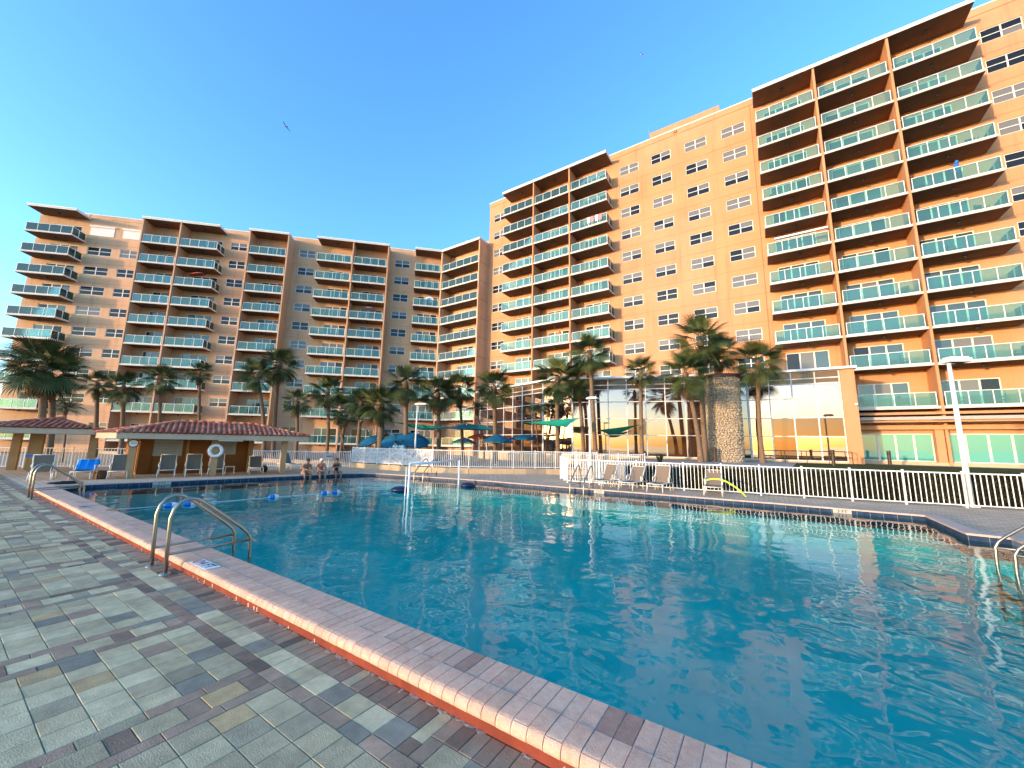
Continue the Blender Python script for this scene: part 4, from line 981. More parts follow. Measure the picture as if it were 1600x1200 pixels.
def column(w_, x, y, top, rz=R(72)):
    m = M(); m.box(-w_, w_, -w_, w_, 0, top); link('column', m.mesh('column', COLM), pav, (x-DP.x, y-DP.y, 0), rz)
for s_, t_ in ((0, 0), (3.3, 0), (6.6, 0)): p = DP+q3(s_, t_); column(.14, p.x, p.y, 1.97)
column(.13, -27.3, 11.57, 1.97)
for x, y, w_ in ((-37.1, 3.2, .17), (-36.2, 3.75, .16), (-34.6, 3.75, .19), (-32.2, 5.5, .15)): column(w_, x, y, 2.13)
m = M(); P_ = [q3(-.2, -2.75), q3(5.3, -2.75), q3(5.3, -2.95), q3(-.2, -2.95)]; m.prism([(p.x, p.y) for p in P_], 0, 1.96); link('back_wall', m.mesh('back_wall', WALLO), pav)
m = M(); P_ = [q3(2.0, -2.70), q3(2.12, -2.70), q3(2.12, -2.749), q3(2.0, -2.749)]; m.prism([(p.x, p.y) for p in P_], 0, 1.96); link('pilaster', m.mesh('pilaster', COLM), pav)
m = M(); m.box(-.55, .55, -.05, .05, -.05, 0); link('tube_light', m.mesh('tube_light', WHITE), pav, q3(3.9, .62, 1.925), R(72))
# cabinet under the left end
cb = empty('storage_cabinet', 'orange painted storage cabinet with two doors at the pavilion corner', 'cabinet', (-29.6, 6.6, 0), R(8))
m = M(); m.box(-.75, .75, 0, .6, 0, 1.95); link('body', m.mesh('body', WALLO), cb)
for s_ in (-.70, .03): m = M(); m.box(s_, s_+.67, -.03, -.001, .1, 1.88); d_ = link('door', m.mesh('door', WALLO), cb); m = M(); m.box(s_+(.6 if s_ < 0 else .04), s_+(.63 if s_ < 0 else .07), -.06, -.031, .95, 1.1); link('handle', m.mesh('handle', WHITE), d_)
# boards, clock, life ring
def board(label, s_, w_, h_, z):
    p = DP+q3(s_, -2.74); t = empty('rules_board', label, 'sign', p+Vector((0, 0, z)), R(72))
    m = M(); m.box(-w_/2, w_/2, -.03, 0, 0, h_); link('panel', m.mesh('panel', SIGNF), t)
    for i in range(9):
        y = h_*(.08+.093*i); l_ = w_*rnd.uniform(.55, .86); m = M(); m.box(-l_/2, l_/2, -.034, -.031, y, y+.025); link('text_line', m.mesh('text_line', SIGNT), t)
board('large weathered rules board on the orange pavilion wall left of the pilaster', 1.1, 1.45, .92, .98); board('rules board on the orange wall behind the life ring', 3.75, 1.25, .85, 1.05)
ck = empty('wall_clock', 'round white clock with dark rim on the pavilion column', 'clock', DP+q3(0, .15, 1.70), R(72))
m = M(); n = 24
for r0, y, mi in ((.20, -.04, 0), (.165, -.052, 1)):
    n0 = len(m.v); m.v += [(r0*math.cos(2*math.pi*i/n), y, r0*math.sin(2*math.pi*i/n)) for i in range(n)]+[(r0*math.cos(2*math.pi*i/n), 0, r0*math.sin(2*math.pi*i/n)) for i in range(n)]
    m.f.append(tuple(n0+i for i in range(n))); m.m.append(mi)
    for i in range(n): m.f.append((n0+i, n0+n+i, n0+n+(i+1) % n, n0+(i+1) % n)); m.m.append(mi)
link('case', m.mesh('case', [INKB, WHITE]), ck)
m = M(); m.box(-.01, .12, -.06, -.055, -.008, .008); link('minute_hand', m.mesh('minute_hand', INKB), ck); m = M(); m.box(-.08, .01, -.064, -.061, -.01, .01); link('hour_hand', m.mesh('hour_hand', INKB), ck)
lr = empty('life_ring', 'white life ring hung on the middle pavilion column', 'life ring', DP+q3(3.3, .23, 1.35), R(72))
m = M(); m.tube([(.27*math.cos(2*math.pi*i/24), 0, .29*math.sin(2*math.pi*i/24)) for i in range(24)], .085, 10, closed=True); link('ring', m.mesh('ring', FLOATW, True), lr)
m = M(); m.tube([(.385*math.cos(2*math.pi*i/24), -.02*(i % 6 == 0), .385*math.sin(2*math.pi*i/24)) for i in range(24)], .012, 6, closed=True); link('grab_rope', m.mesh('grab_rope', CLOTHC), lr)

# ------------------------------------------------------------------ things in the pool
rp = empty('lane_rope', 'white float rope with blue and white buoys across the pool', 'rope', (-14.9, 3.0, WZ))
m = M()
pts = [(-15.0, 2.98, .06), (-14.95, 3.8, .03), (-14.92, 4.5, WZ+.02), (-14.75, 5.8, WZ+.015), (-14.56, 7.07, WZ+.02), (-14.4, 8., WZ+.015), (-14.26, 8.89, WZ+.02), (-14.2, 9.5, WZ)]
m.tube([Vector(p)-Vector((-14.9, 3, WZ)) for p in pts], .008, 6); link('rope', m.mesh('rope', FLOATW), rp)
def buoy(y, x):
    t = link('buoy', None if False else bu_m, rp, (x+14.9, y-3, .03)); t.rotation_euler = (0, 0, R(97)); return t
g = M()
pr_ = [(.001, -.17), (.05, -.16), (.075, -.10), (.085, -.02), (.085, 0)]
def lx_(g, prof, mi):
    n = 12; b0 = len(g.v)
    for r_, z in prof:
        for j in range(n): a = 2*math.pi*j/n; g.v.append((z, r_*math.cos(a), r_*math.sin(a)))
    for i in range(len(prof)-1):
        for j in range(n): g.f.append((b0+i*n+j, b0+i*n+(j+1) % n, b0+(i+1)*n+(j+1) % n, b0+(i+1)*n+j)); g.m.append(mi)
lx_(g, pr_, 0); lx_(g, [(.085, 0), (.085, .02), (.075, .10), (.05, .16), (.001, .17)], 1)
bu_m = g.mesh('buoy', [FLOATB, FLOATW], True)
for y, x in ((4.36, -14.93), (4.80, -14.87), (7.07, -14.56), (8.8, -14.27), (9.2, -14.22)): buoy(y, x)
gt = empty('net_frame', 'white pipe pool net frame standing in the water', 'net frame', (-11.8, 12.4, WZ))
c0 = Vector((-11.8, 12.4, WZ)); pa, pb = Vector((-11.15, 10.1, 0)), Vector((-13.0, 15.0, 0))
def rel(v): return Vector((v.x, v.y, v.z))-Vector((c0.x, c0.y, c0.z))
for p, h_, q_ in ((pa, 1.22, 1), (pb, 1.22, 1), (pa+Vector((-.45, .25, 0)), 1.05, 0)):
    m = M(); m.tube([rel(p+Vector((0, 0, -1.2))), rel(p+Vector((0, 0, h_)))], .04 if q_ else .022, 8); link('upright', m.mesh('upright', FLOATW, True), gt)
m = M(); m.tube([rel(pa+Vector((0, 0, 1.2))), rel((pa+pb)/2+Vector((0, 0, 1.16))), rel(pb+Vector((0, 0, 1.2)))], .045, 8); link('cross_bar', m.mesh('cross_bar', FLOATW, True), gt)
for lab, px, py, rx in (('dark navy pool float drifting near the net frame ladder', 626, 767, .42), ('dark navy pool float at the waterline beside the right net post', 731, 760, .34)):
    p = gr(px, py, WZ); m = M(); m.ell((0, 0, .04), (rx, rx*.8, .15), 16, 8); m.tube([(rx*.9*math.cos(2*math.pi*i/16), rx*.72*math.sin(2*math.pi*i/16), .05) for i in range(16)], .05, 8, closed=True); tag(link('pool_float', m.mesh('pool_float', NAVY, True), None, p, .5), lab, 'pool float')

# ------------------------------------------------------------------ street furniture
def lamp(label, loc, h_, arm, rz, r_=.06, big=False):
    t = empty('lamp_post', label, 'lamp', loc, rz); m = M(); m.tube([(0, 0, 0), (0, 0, h_)], [r_*1.25, r_*.8], 10); link('pole', m.mesh('pole', WHITE, True), t)
    m = M(); m.box(-.16, .16, -.16, .16, 0, .03); link('base_plate', m.mesh('base_plate', WHITE), t)
    L_ = arm; m = M(); m.box(-L_, .12, -.22, .22, h_+.02, h_+(.17 if r_ > .08 else .10), mis=[1, 0, 0, 0, 0, 0]); m.box(-L_*.9, .05, -.17, .17, h_+(.171 if r_ > .08 else .101), h_+(.23 if r_ > .08 else .14)); link('lamp_head', m.mesh('lamp_head', [WHITE, INKB]), t)
p = gr(1521, 792); lamp('tall white lamp post rising beside the hedge fence', (6.05, 21.62, 0), 5.4, .62, R(205), .0805)
lamp('white lamp post with flat head standing beside a leaning palm trunk', (-8.35, 20.6, 0), 4.55, .5, R(180), .058)
lamp('slim white lamp post with a side arm behind the wavy screen fence', (-21.3, 19.7, .33), 4.35, .75, R(200), .055)
for i, (px, py, lab) in enumerate(((1303, 728, 'dark bollard on the terrace below the lobby handrail'), (1391, 727, 'dark bollard on the lawn before the green doors'), (1118, 722, 'dark bollard at the foot of the stone tower'))):
    p = gr(px, py, 1.0); m = M(); m.lathe([(.1, 0), (.1, .86), (.11, .88), (.11, .95), (.09, .98), (.001, .98)], 12); b_ = M()
    t = empty('bollard', lab, 'bollard', p); link('post', m.mesh('post', BROWNM), t); m = M(); m.lathe([(.101, .72), (.112, .72), (.112, .8), (.101, .8)], 12); link('light_slot', m.mesh('light_slot', INKB), t)
hrl = empty('handrail', 'brown pipe handrail along the terrace in front of the mirrored lobby', 'handrail', (.5, 34.3, 1.0))
for z in (.45, .85):
    m = M(); m.tube([(-.9, 0, z), (4.2, 1.1, z)], .025, 8); link('pipe', m.mesh('pipe', BROWNM), hrl)
for i in range(5): m = M(); m.tube([(-.9+5.1*i/4, 1.1*i/4, 0), (-.9+5.1*i/4, 1.1*i/4, .85)], .025, 8); link('upright', m.mesh('upright', BROWNM), hrl)
m = M(); m.tube([(0, 0, 0), (.18, 0, .5), (.2, 0, 1.0), (.05, 0, 1.45), (-.25, 0, 1.7)], [.05, .045, .04, .04, .05], 8); m.ell((-.45, 0, 1.78), (.32, .1, .06), 10, 6)
tag(link('garden_light', m.mesh('garden_light', BROWNM, True), None, gr(1313, 718, 1.0)), 'curved brown garden light at the end of the terrace handrail', 'lamp')

# ------------------------------------------------------------------ umbrellas and sails
def umbrella(label, px, py, dep, rad, h_, mt, tilt=0, taz=0, floor=.33, grp='umbrellas on the patio', n=8):
    a = at(px, py, dep); t = empty('patio_umbrella', label, 'umbrella', (a.x, a.y, floor), 0, grp); zt = a.z-floor
    Tm = TR(0, 0, zt)@Matrix.Rotation(taz, 4, 'Z')@Matrix.Rotation(tilt, 4, 'Y')
    for i in range(n):
        a0, a1 = 2*math.pi*i/n, 2*math.pi*(i+1)/n; m = M(); am = (a0+a1)/2
        def P_(an, r_, sag=0): return (rad*r_*math.cos(an), rad*r_*math.sin(an), -h_*r_**1.25-sag)
        m.tri((0, 0, 0), P_(a0, .5), P_(a1, .5)); m.quad(P_(a0, .5), P_(a0, 1), P_(am, .975, -.02), P_(am, .49)); m.quad(P_(am, .49), P_(am, .975, -.02), P_(a1, 1), P_(a1, .5))
        for r_ in (1,): m.quad(P_(a0, 1), (P_(a0, 1)[0], P_(a0, 1)[1], P_(a0, 1)[2]-.12), (P_(a1, 1)[0], P_(a1, 1)[1], P_(a1, 1)[2]-.12), P_(a1, 1))
        link('canopy_panel', m.mesh('canopy_panel', mt), t, T=Tm)
    m = M(); m.tube([(0, 0, 0), (0, 0, zt)], .025, 8); link('pole', m.mesh('pole', BROWNM if tilt == 0 else WHITE), t)
    m = M(); m.lathe([(.28, 0), (.28, .06), (.05, .1), (.05, .3)], 14); link('base', m.mesh('base', CONC), t)
umbrella('bright blue umbrella tilted low behind the white shirted person', 614, 679, 30, 1.1, .5, BLUEC, R(30), R(-75))
umbrella('bright blue umbrella leaning over beside the straight palm trunk', 648, 677, 29.5, 1.25, .55, BLUEC, R(26), R(-20))
umbrella('dark blue lounge canopy at the end of the wavy screen fence', 576, 682, 31.5, 1.0, .4, BLUEC, R(28), R(-95))
umbrella('blue umbrella opened upright between two palm trunks', 778, 678, 31, 1.3, .6, BLUEC)
umbrella('flat dark blue umbrella in front of the dark lobby panes', 818, 679, 32, 1.15, .32, BLUEC)
umbrella('faded red umbrella half hidden behind the upright blue one', 748, 677, 36, 1.1, .4, REDC)
umbrella('small blue umbrella far back under the teal sail', 725, 683, 38, 1.2, .5, BLUEC)
def sail(label, c, mt):
    P_ = [at(*q) for q in c]; o0 = sum(P_, Vector())/3; m = M(); n = 8
    def S(u, v):
        w_ = 1-u-v; p = P_[0]*w_+P_[1]*u+P_[2]*v; s_ = 27*u*v*w_; pull = (u*v+v*w_+w_*u)*.45; p = p+(o0-p)*pull*(1-s_)*.6; p = p-Vector((0, 0, .25*s_)); return tuple(p-o0)
    for i in range(n):
        for j in range(n-i):
            m.tri(S(i/n, j/n), S((i+1)/n, j/n), S(i/n, (j+1)/n))
            if i+j < n-1: m.tri(S((i+1)/n, j/n), S((i+1)/n, (j+1)/n), S(i/n, (j+1)/n))
    t = empty('shade_sail', label, 'shade sail', (o0.x, o0.y, o0.z), 0, 'shade sails over the patio'); link('cloth', m.mesh('cloth', mt, True), t)
    for p in P_: q = p-o0; m = M(); m.tube([tuple(q*.97), tuple(q+q.normalized()*1.3+Vector((0, 0, .3)))], .012, 5); link('tether', m.mesh('tether', GALV), t)
sail('teal shade sail stretched above the tilted blue umbrellas', [(612, 659, 33), (708, 668, 28), (668, 673, 34)], TEALC)
sail('narrow teal shade sail hung over the middle of the patio', [(692, 670, 30), (792, 672, 34), (724, 660, 36)], TEALC)
sail('bright green shade sail slung between two lobby palms', [(818, 660, 33), (905, 653, 28), (886, 668, 26)], GREENC)
sail('small dark green shade sail behind the lamp post', [(934, 672, 27), (1003, 663, 28), (952, 680, 30)], GREENC)

# ------------------------------------------------------------------ palms
def fan_frond(seed, pet, blade, spread=105, n=22, droop=.35):
    r_ = random.Random(seed); m = M()
    def spine(x): return Vector((x, 0, -.10*max(0, x-pet*.6)**1.6*1.2))
    seg = 4
    for i in range(seg):
        a, b = spine(pet*i/seg), spine(pet*(i+1)/seg); w0 = .022-.010*i/seg; m.quad(a+Vector((0, -w0, 0)), a+Vector((0, w0, 0)), b+Vector((0, w0*.85, 0)), b+Vector((0, -w0*.85, 0)))
    for i in range(n):
        u = i/(n-1)*2-1; an = R(spread)*u; L_ = blade*(1-.42*abs(u)**1.7)*r_.uniform(.9, 1.08); root = spine(pet+blade*.22*(1-abs(u))); d = Vector((math.cos(an), math.sin(an), 0)); wd = .029*(1.1-.3*abs(u)); sd_ = Vector((-d.y, d.x, 0)); up_ = Vector((0, 0, 1)); lift = .10*abs(u)*r_.uniform(.6, 1.2)
        P_ = []
        for k_, f_ in enumerate((0, .35, .68, 1.)):
            dz = lift*f_-droop*L_*f_**2.4*r_.uniform(.75, 1.25)-.10*max(0, root.x-pet*.6)*f_; P_.append(root+d*L_*f_*(1-.10*f_*f_)+up_*dz)
        ww = (.35*wd, wd, wd*.8)
        for k_ in range(2):
            a, b = P_[k_], P_[k_+1]; f0, f1 = ww[k_], ww[k_+1]
            m.quad(a-sd_*f0, a+up_*f0*.5, b+up_*f1*.5, b-sd_*f1); m.quad(a+up_*f0*.5, a+sd_*f0, b+sd_*f1, b+up_*f1*.5)
        m.tri(P_[2]-sd_*ww[2], P_[2]+sd_*ww[2], P_[3])
    return m
def feather_frond(seed, L_=1.7, n=24):
    r_ = random.Random(seed); m = M(); pts = [Vector((L_*t*(1-.18*t), 0, .42*L_*t-.72*L_*t*t)) for t in [i/10 for i in range(11)]]
    m.tube(pts, [.018*(1-.8*i/10) for i in range(11)], 5)
    for i in range(n):
        t = .15+.85*i/(n-1); j = min(9, int(t*10)); p = pts[j].lerp(pts[j+1], t*10-j); d = (pts[j+1]-pts[j]).normalized()
        for s_ in (-1, 1):
            l_ = .48*math.sin(math.pi*min(1, .25+t*.8))*r_.uniform(.85, 1.1)+.08; dr = (Vector((0, s_, 0))*.85+d*.55+Vector((0, 0, .1))).normalized(); mid = p+dr*l_*.55+Vector((0, 0, -.02)); tip = p+dr*l_+Vector((0, 0, -.16*r_.uniform(.6, 1.5))); w_ = d*.018
            m.quad(p-w_*.6, p+w_*.6, mid+w_, mid-w_); m.tri(mid-w_, mid+w_, tip)
    return m
FAN = [fan_frond(i, .95, 1.12, 112, 26, droop=.12+.09*i).mesh('frond', FROND) for i in range(4)]
FAND = [fan_frond(20+i, .85, .85, 95, 18, .8).mesh('dry_frond', FRONDD) for i in range(2)]
FTH = [feather_frond(i).mesh('frond', FEATH) for i in range(3)]
def palm(label, crown, dep, rad, base_z, group, base=None, thick=.15, boots=False, feather=False, nf=30, dry=5, tw=None, seed=0, trunk_h=None):
    r_ = random.Random(seed*31+7); c = at(crown[0], crown[1], dep)
    if base is None: b = Vector((c.x, c.y, base_z))
    else:
        q = at(base, 700, dep); b = Vector((q.x, q.y, base_z))
    t = empty('palm_tree', label, 'palm tree', b, 0, group); top = c-b; k_ = 9; bx, by = r_.uniform(-.1, .1), r_.uniform(-.1, .1)
    pts = [Vector((top.x*(f_**1.6)+bx*math.sin(math.pi*f_)*top.z*.12, top.y*f_**1.6+by*math.sin(math.pi*f_)*top.z*.12, (top.z-.15)*f_-.05*(1-f_))) for f_ in [i/k_ for i in range(k_+1)]]
    rr = [thick*(1.35 if i == 0 else 1.12 if i == 1 else 1.0+.03*math.sin(i*2.1)) * (1-.22*i/k_) for i in range(k_+1)]
    m = M(); fine, fr = [], []
    for i in range(k_):
        for s_ in range(6): f_ = s_/6; fine.append(pts[i].lerp(pts[i+1], f_)); fr.append((rr[i]*(1-f_)+rr[i+1]*f_)*(1+(.05 if s_ % 2 else -.02)))
    fine.append(pts[-1]); fr.append(rr[-1]); m.tube(fine, fr, 10); link('trunk', m.mesh('trunk', TRUNK, True), t)
    m = M(); m.ell((0, 0, -.1), (thick*1.15, thick*1.15, .34), 8, 6)
    nb_ = 26 if boots else 12
    for i in range(nb_):
        a = i*2.4; z = -.05-(.95 if boots else .4)*i/nb_; d = Vector((math.cos(a), math.sin(a), 0)); p = d*thick*.75+Vector((0, 0, z-.12)); q = d*(thick*.9+(.20 if boots else .12))+Vector((0, 0, z+.16)); s_ = Vector((-d.y, d.x, 0))*.055
        m.quad(p-s_, p+s_, q+s_*.4, q-s_*.4); m.quad(q-s_*.4, q+s_*.4, p+s_+d*.03-Vector((0, 0, .05)), p-s_+d*.03-Vector((0, 0, .05)))
    cr = link('crown', m.mesh('crown', BOOT), t, top)
    sc_ = rad/1.95; ml = FTH if feather else FAN
    nf = nf if feather else int(nf*1.25)
    for i in range(nf):
        u = (i+.5)/nf; el = R(84)-R(138)*u**.95+r_.uniform(-.14, .14); az_ = i*2.39996+r_.uniform(-.3, .3); s_ = sc_*r_.uniform(.88, 1.1)*(1 if u > .15 else .8)
        if feather: el = R(70)-R(75)*u
        T = Matrix.Rotation(az_, 4, 'Z')@Matrix.Rotation(-el, 4, 'Y')@Matrix.Rotation(r_.uniform(-.7, .7), 4, 'X')@Matrix.Diagonal((s_, s_, s_, 1)); link('frond', ml[r_.randrange(len(ml))], cr, T=TR(0, 0, .12-.25*u)@T)
    for i in range(dry):
        az_ = r_.uniform(0, 6.28); T = Matrix.Rotation(az_, 4, 'Z')@Matrix.Rotation(R(r_.uniform(62, 80)), 4, 'Y')@Matrix.Rotation(r_.uniform(-.5, .5), 4, 'X')@Matrix.Diagonal((sc_*.9,)*3+(1,)); link('dry_frond', FAND[i % 2], cr, T=TR(0, 0, -.3)@T)
    return t
GL, GM, GW = 'palms in front of the lobby', 'palms on the patio', 'palms in front of the lower wing'
PL = [
 ('tallest palm of the twin trunks beside the stone tower', (1094, 535), 27.5, 2.15, 1.0, GL, 1102, .20, True, False, 34, 7),
 ('shorter leaning palm of the twin trunks beside the stone tower', (1071, 585), 26.5, 1.8, 1.0, GL, 1094, .17, False, False, 28, 8),
 ('leafy palm crown overhanging the top of the stone tower', (1122, 552), 30.5, 1.75, 1.0, GL, 1110, .14, False, False, 26, 7),
 ('slender palm standing right of the stone tower before the mirror glass', (1184, 566), 27.5, 1.9, 1.0, GL, 1190, .16, False, False, 30, 4),
 ('short crowned palm in the middle of the mirrored lobby front', (1001, 582), 28.5, 1.35, 1.0, GL, 1003, .15, False, False, 26, 2),
 ('tall palm with a ragged boot skirt next to the lamp post', (922, 553), 29.5, 1.75, .33, GL, 931, .18, True, False, 30, 5),
 ('dense dark palm crowding behind the boot skirted palm', (902, 592), 32, 1.75, .33, GL, 912, .17, False, False, 28, 6),
 ('broad palm just above the bright green shade sail', (871, 592), 31.5, 2.1, .33, GL, 873, .20, False, False, 32, 8),
 ('small feather palm below the bright green sail', (836, 645), 32, 1.5, .33, GL, 842, .07, False, True, 16, 0),
 ('small feather palm beside the broad lobby palm', (857, 641), 34, 1.4, .33, GL, 852, .07, False, True, 14, 0),
 ('stout palm at the left end of the mirrored lobby', (772, 606), 32, 1.75, .33, GM, 774, .21, False, False, 32, 6),
 ('feather palm in the shade beside the lobby end palm', (745, 640), 35, 1.6, .33, GM, 757, .08, False, True, 16, 0),
 ('palm with a pale bent trunk behind the slim lamp post', (718, 608), 35, 1.75, .33, GM, 724, .15, False, False, 30, 7),
 ('bushy palm right behind the slim lamp post head', (684, 616), 33, 1.85, .33, GM, 686, .19, False, False, 32, 9),
 ('tall straight palm rising behind the wavy screen fence', (634, 600), 29.5, 1.75, .33, GM, 634, .19, False, False, 32, 7),
 ('thick trunked palm at the start of the wavy screen fence', (594, 632), 31, 1.8, .33, GM, 594, .30, False, False, 32, 9),
 ('dark palm in the clump left of the thick trunk', (565, 630), 35, 1.7, .33, GM, 560, .18, False, False, 28, 8),
 ('palm with a narrow trunk amid the dark clump', (541, 640), 38, 1.8, .33, GM, 533, .15, False, False, 26, 8),
 ('palm above the notice sign and bathers', (512, 612), 36, 1.75, .33, GM, 511, .15, False, False, 30, 6),
 ('small feather palm leaning among the clump trunks', (527, 655), 33, 1.5, .33, GM, 540, .06, False, True, 14, 0),
 ('short round palm just right of the tiled roof end', (464, 628), 35, 1.35, .1, GW, 463, .16, False, False, 26, 5),
 ('tall palm of the close pair behind the tiled roof', (437, 570), 37, 1.95, .1, GW, 428, .19, False, False, 32, 6),
 ('lower leaning palm of the close pair behind the tiled roof', (402, 586), 35, 1.75, .1, GW, 413, .18, False, False, 30, 7),
 ('small palm with dry skirt above the tiled roof ridge', (312, 583), 42, 1.35, .1, GW, 310, .15, True, False, 24, 9),
 ('palm standing between the two tiled roofs', (252, 592), 38, 1.7, .1, GW, 245, .17, False, False, 28, 5),
 ('dark palm behind the valley of the tiled roofs', (193, 605), 37, 1.8, .1, GW, 190, .20, False, False, 30, 5),
 ('windswept palm with drooping fronds above the left tiled roof', (152, 600), 37, 1.5, .1, GW, 150, .19, False, False, 24, 8),
 ('largest double trunked palm over the left tiled roof', (68, 573), 29, 2.45, .0, GW, 60, .24, True, False, 38, 10),
 ('second trunk of the double palm over the left tiled roof', (80, 590), 30, 1.9, .0, GW, 78, .22, False, False, 24, 8),
 ('low feather palm peeking over the left tiled roof', (103, 640), 31, 1.6, .0, GW, 100, .07, False, True, 18, 0),
]
for i, (lab, cr, dep, rad, bz, gp, bs, th, bt, fe, nf, dr) in enumerate(PL): palm(lab, cr, dep, rad, bz, gp, bs, th, bt, fe, nf, dr, seed=i)
# low grass tufts by the lobby
for i, (px, py, lab) in enumerate(((1031, 718, 'spiky green grass tuft at the lobby base'), (1110, 716, 'spiky grass tuft at the twin palm trunks'))):
    p = gr(px, py+4, 1.0); m = M(); r_ = random.Random(i)
    for _ in range(90):
        a = r_.uniform(0, 6.28); l_ = r_.uniform(.4, .8); d = Vector((math.cos(a), math.sin(a), 0)); s_ = Vector((-d.y, d.x, 0))*.012; b0 = d*r_.uniform(0, .12); mid = b0+d*l_*.3+Vector((0, 0, l_*.7)); m.quad(b0-s_, b0+s_, mid+s_, mid-s_); m.tri(mid-s_, mid+s_, b0+d*l_*.75+Vector((0, 0, l_*.72)))
    tag(link('grass_tuft', m.mesh('grass_tuft', FEATH), None, p), lab, 'plant')
# string-light wires over the patio
for i, (a, b, lab) in enumerate((((470, 640, 36), (760, 636, 33), 'thin string light wire crossing the upper patio palms'), ((545, 655, 33), (840, 650, 33), 'thin string light wire under the palm crowns'), ((560, 668, 32), (700, 664, 30), 'thin string light wire above the blue umbrellas'))):
    A, B = at(*a), at(*b); m = M(); m.tube([A.lerp(B, t/16)-Vector((0, 0, 1.2*math.sin(math.pi*t/16)*.5)) -A for t in range(17)], .010, 4); t = empty('string_lights', lab, 'string lights', A); link('wire', m.mesh('wire', GALV), t)
    for k_ in range(1, 16): m = M(); m.ell((0, 0, -.07), (.03, .03, .05), 6, 5); link('bulb', m.mesh('bulb', FLOATW), t, (A.lerp(B, k_/16)-Vector((0, 0, 1.2*math.sin(math.pi*k_/16)*.5)))-A)

# ------------------------------------------------------------------ people
def person(label, loc, rz, J, mats, cloth, hair, name='person', scale=1.):
    """J: joints -> (x, y, z), facing +x; one continuous skinned body, clothing and hair as children"""
    root = empty(name, label, 'person', loc, rz)
    V = {}; names = list(J); me = bpy.data.meshes.new('body')
    rad = dict(pelvis=.135, waist=.115, chest=.14, neck=.055, head0=.075, head1=.098, head2=.085, shL=.065, shR=.065, elL=.042, elR=.042, wrL=.030, wrR=.030, haL=.034, haR=.034, hiL=.10, hiR=.10, knL=.062, knR=.062, anL=.040, anR=.040, toL=.034, toR=.034)
    E_ = [('pelvis', 'waist'), ('waist', 'chest'), ('chest', 'neck'), ('neck', 'head0'), ('head0', 'head1'), ('head1', 'head2')]
    for s_ in 'LR': E_ += [('chest', 'sh'+s_), ('sh'+s_, 'el'+s_), ('el'+s_, 'wr'+s_), ('wr'+s_, 'ha'+s_), ('pelvis', 'hi'+s_), ('hi'+s_, 'kn'+s_), ('kn'+s_, 'an'+s_), ('an'+s_, 'to'+s_)]
    P_ = {k_: Vector(v) for k_, v in J.items()}
    for s_ in 'LR':
        w_, h_ = P_['wr'+s_], P_['ha'+s_]; d = (h_-w_).normalized(); sd_ = d.cross(Vector((0, 0, 1))); sd_ = sd_.normalized() if sd_.length > .1 else Vector((0, 1, 0)); dn = d.cross(sd_)
        for i, (o_, l_) in enumerate(((-.030, .065), (-.010, .08), (.010, .075), (.030, .058))): k_ = 'f%s%d' % (s_, i); P_[k_] = h_+sd_*o_+d*l_*.8+dn*.02; rad[k_] = .0095; E_.append(('ha'+s_, k_))
        k_ = 'f%s4' % s_; P_[k_] = w_.lerp(h_, .6)+sd_*-.055+d*.03; rad[k_] = .010; E_.append(('wr'+s_, k_))
    names = list(P_); idx = {k_: i for i, k_ in enumerate(names)}
    me.from_pydata([tuple(P_[k_]*scale) for k_ in names], [(idx[a], idx[b]) for a, b in E_], []); o = bpy.data.objects.new('body', me); col.objects.link(o)
    md = o.modifiers.new('s', 'SKIN'); sv = me.skin_vertices[0].data
    for k_ in names: sv[idx[k_]].radius = (rad[k_]*scale,)*2; sv[idx[k_]].use_root = (k_ == 'pelvis')
    sb = o.modifiers.new('u', 'SUBSURF'); sb.levels = 1; sb.render_levels = 1
    dg = bpy.context.evaluated_depsgraph_get(); nm = bpy.data.meshes.new_from_object(o.evaluated_get(dg)); bpy.data.objects.remove(o)
    nm.materials.clear(); nm.materials.append(mats)
    nm.polygons.foreach_set('use_smooth', [True]*len(nm.polygons)); link('body', nm, root)
    hd_ = P_['head1']*scale; f_ = (P_['head2']-P_['head0']).normalized()
    fwd = Vector((1, 0, 0)); m = M(); m.ell((hd_.x+.093*scale, hd_.y, hd_.z-.01), (.022, .014, .02), 6, 5); m.ell((hd_.x-.01, hd_.y+.088*scale, hd_.z-.01), (.02, .012, .028), 6, 5); m.ell((hd_.x-.01, hd_.y-.088*scale, hd_.z-.01), (.02, .012, .028), 6, 5); link('nose_and_ears', m.mesh('nose_and_ears', mats, True), root)
    m = M()
    for s_ in (-1, 1): m.ell((hd_.x+.088, hd_.y+s_*.034, hd_.z+.022), (.012, .015, .009), 6, 5)
    m.box(hd_.x+.078, hd_.x+.094, hd_.y-.025, hd_.y+.025, hd_.z-.055, hd_.z-.047); link('eyes_and_mouth', m.mesh('eyes_and_mouth', INKB), root)
    m = M(); m.ell((hd_.x-.022, hd_.y, hd_.z+.032), (.104*scale, .104*scale, .10*scale), 12, 8)
    if hair[1]: m.ell((hd_.x-.08, hd_.y, hd_.z-.10), (.05, .085, .17), 10, 7)
    link('hair' if hair[0] is HAIRD else 'cap', m.mesh('hair', hair[0], True), root)
    if hair[0] is not HAIRD: m = M(); m.box(hd_.x+.05, hd_.x+.17, hd_.y-.07, hd_.y+.07, hd_.z+.045, hd_.z+.057); link('cap_brim', m.mesh('cap_brim', hair[0]), root)
    for nm_, pts, rr, mt in cloth:
        m = M(); m.tube([P_[q]*scale if isinstance(q, str) else Vector(q) for q in pts], rr, 12); link(nm_, m.mesh(nm_, mt, True), root)
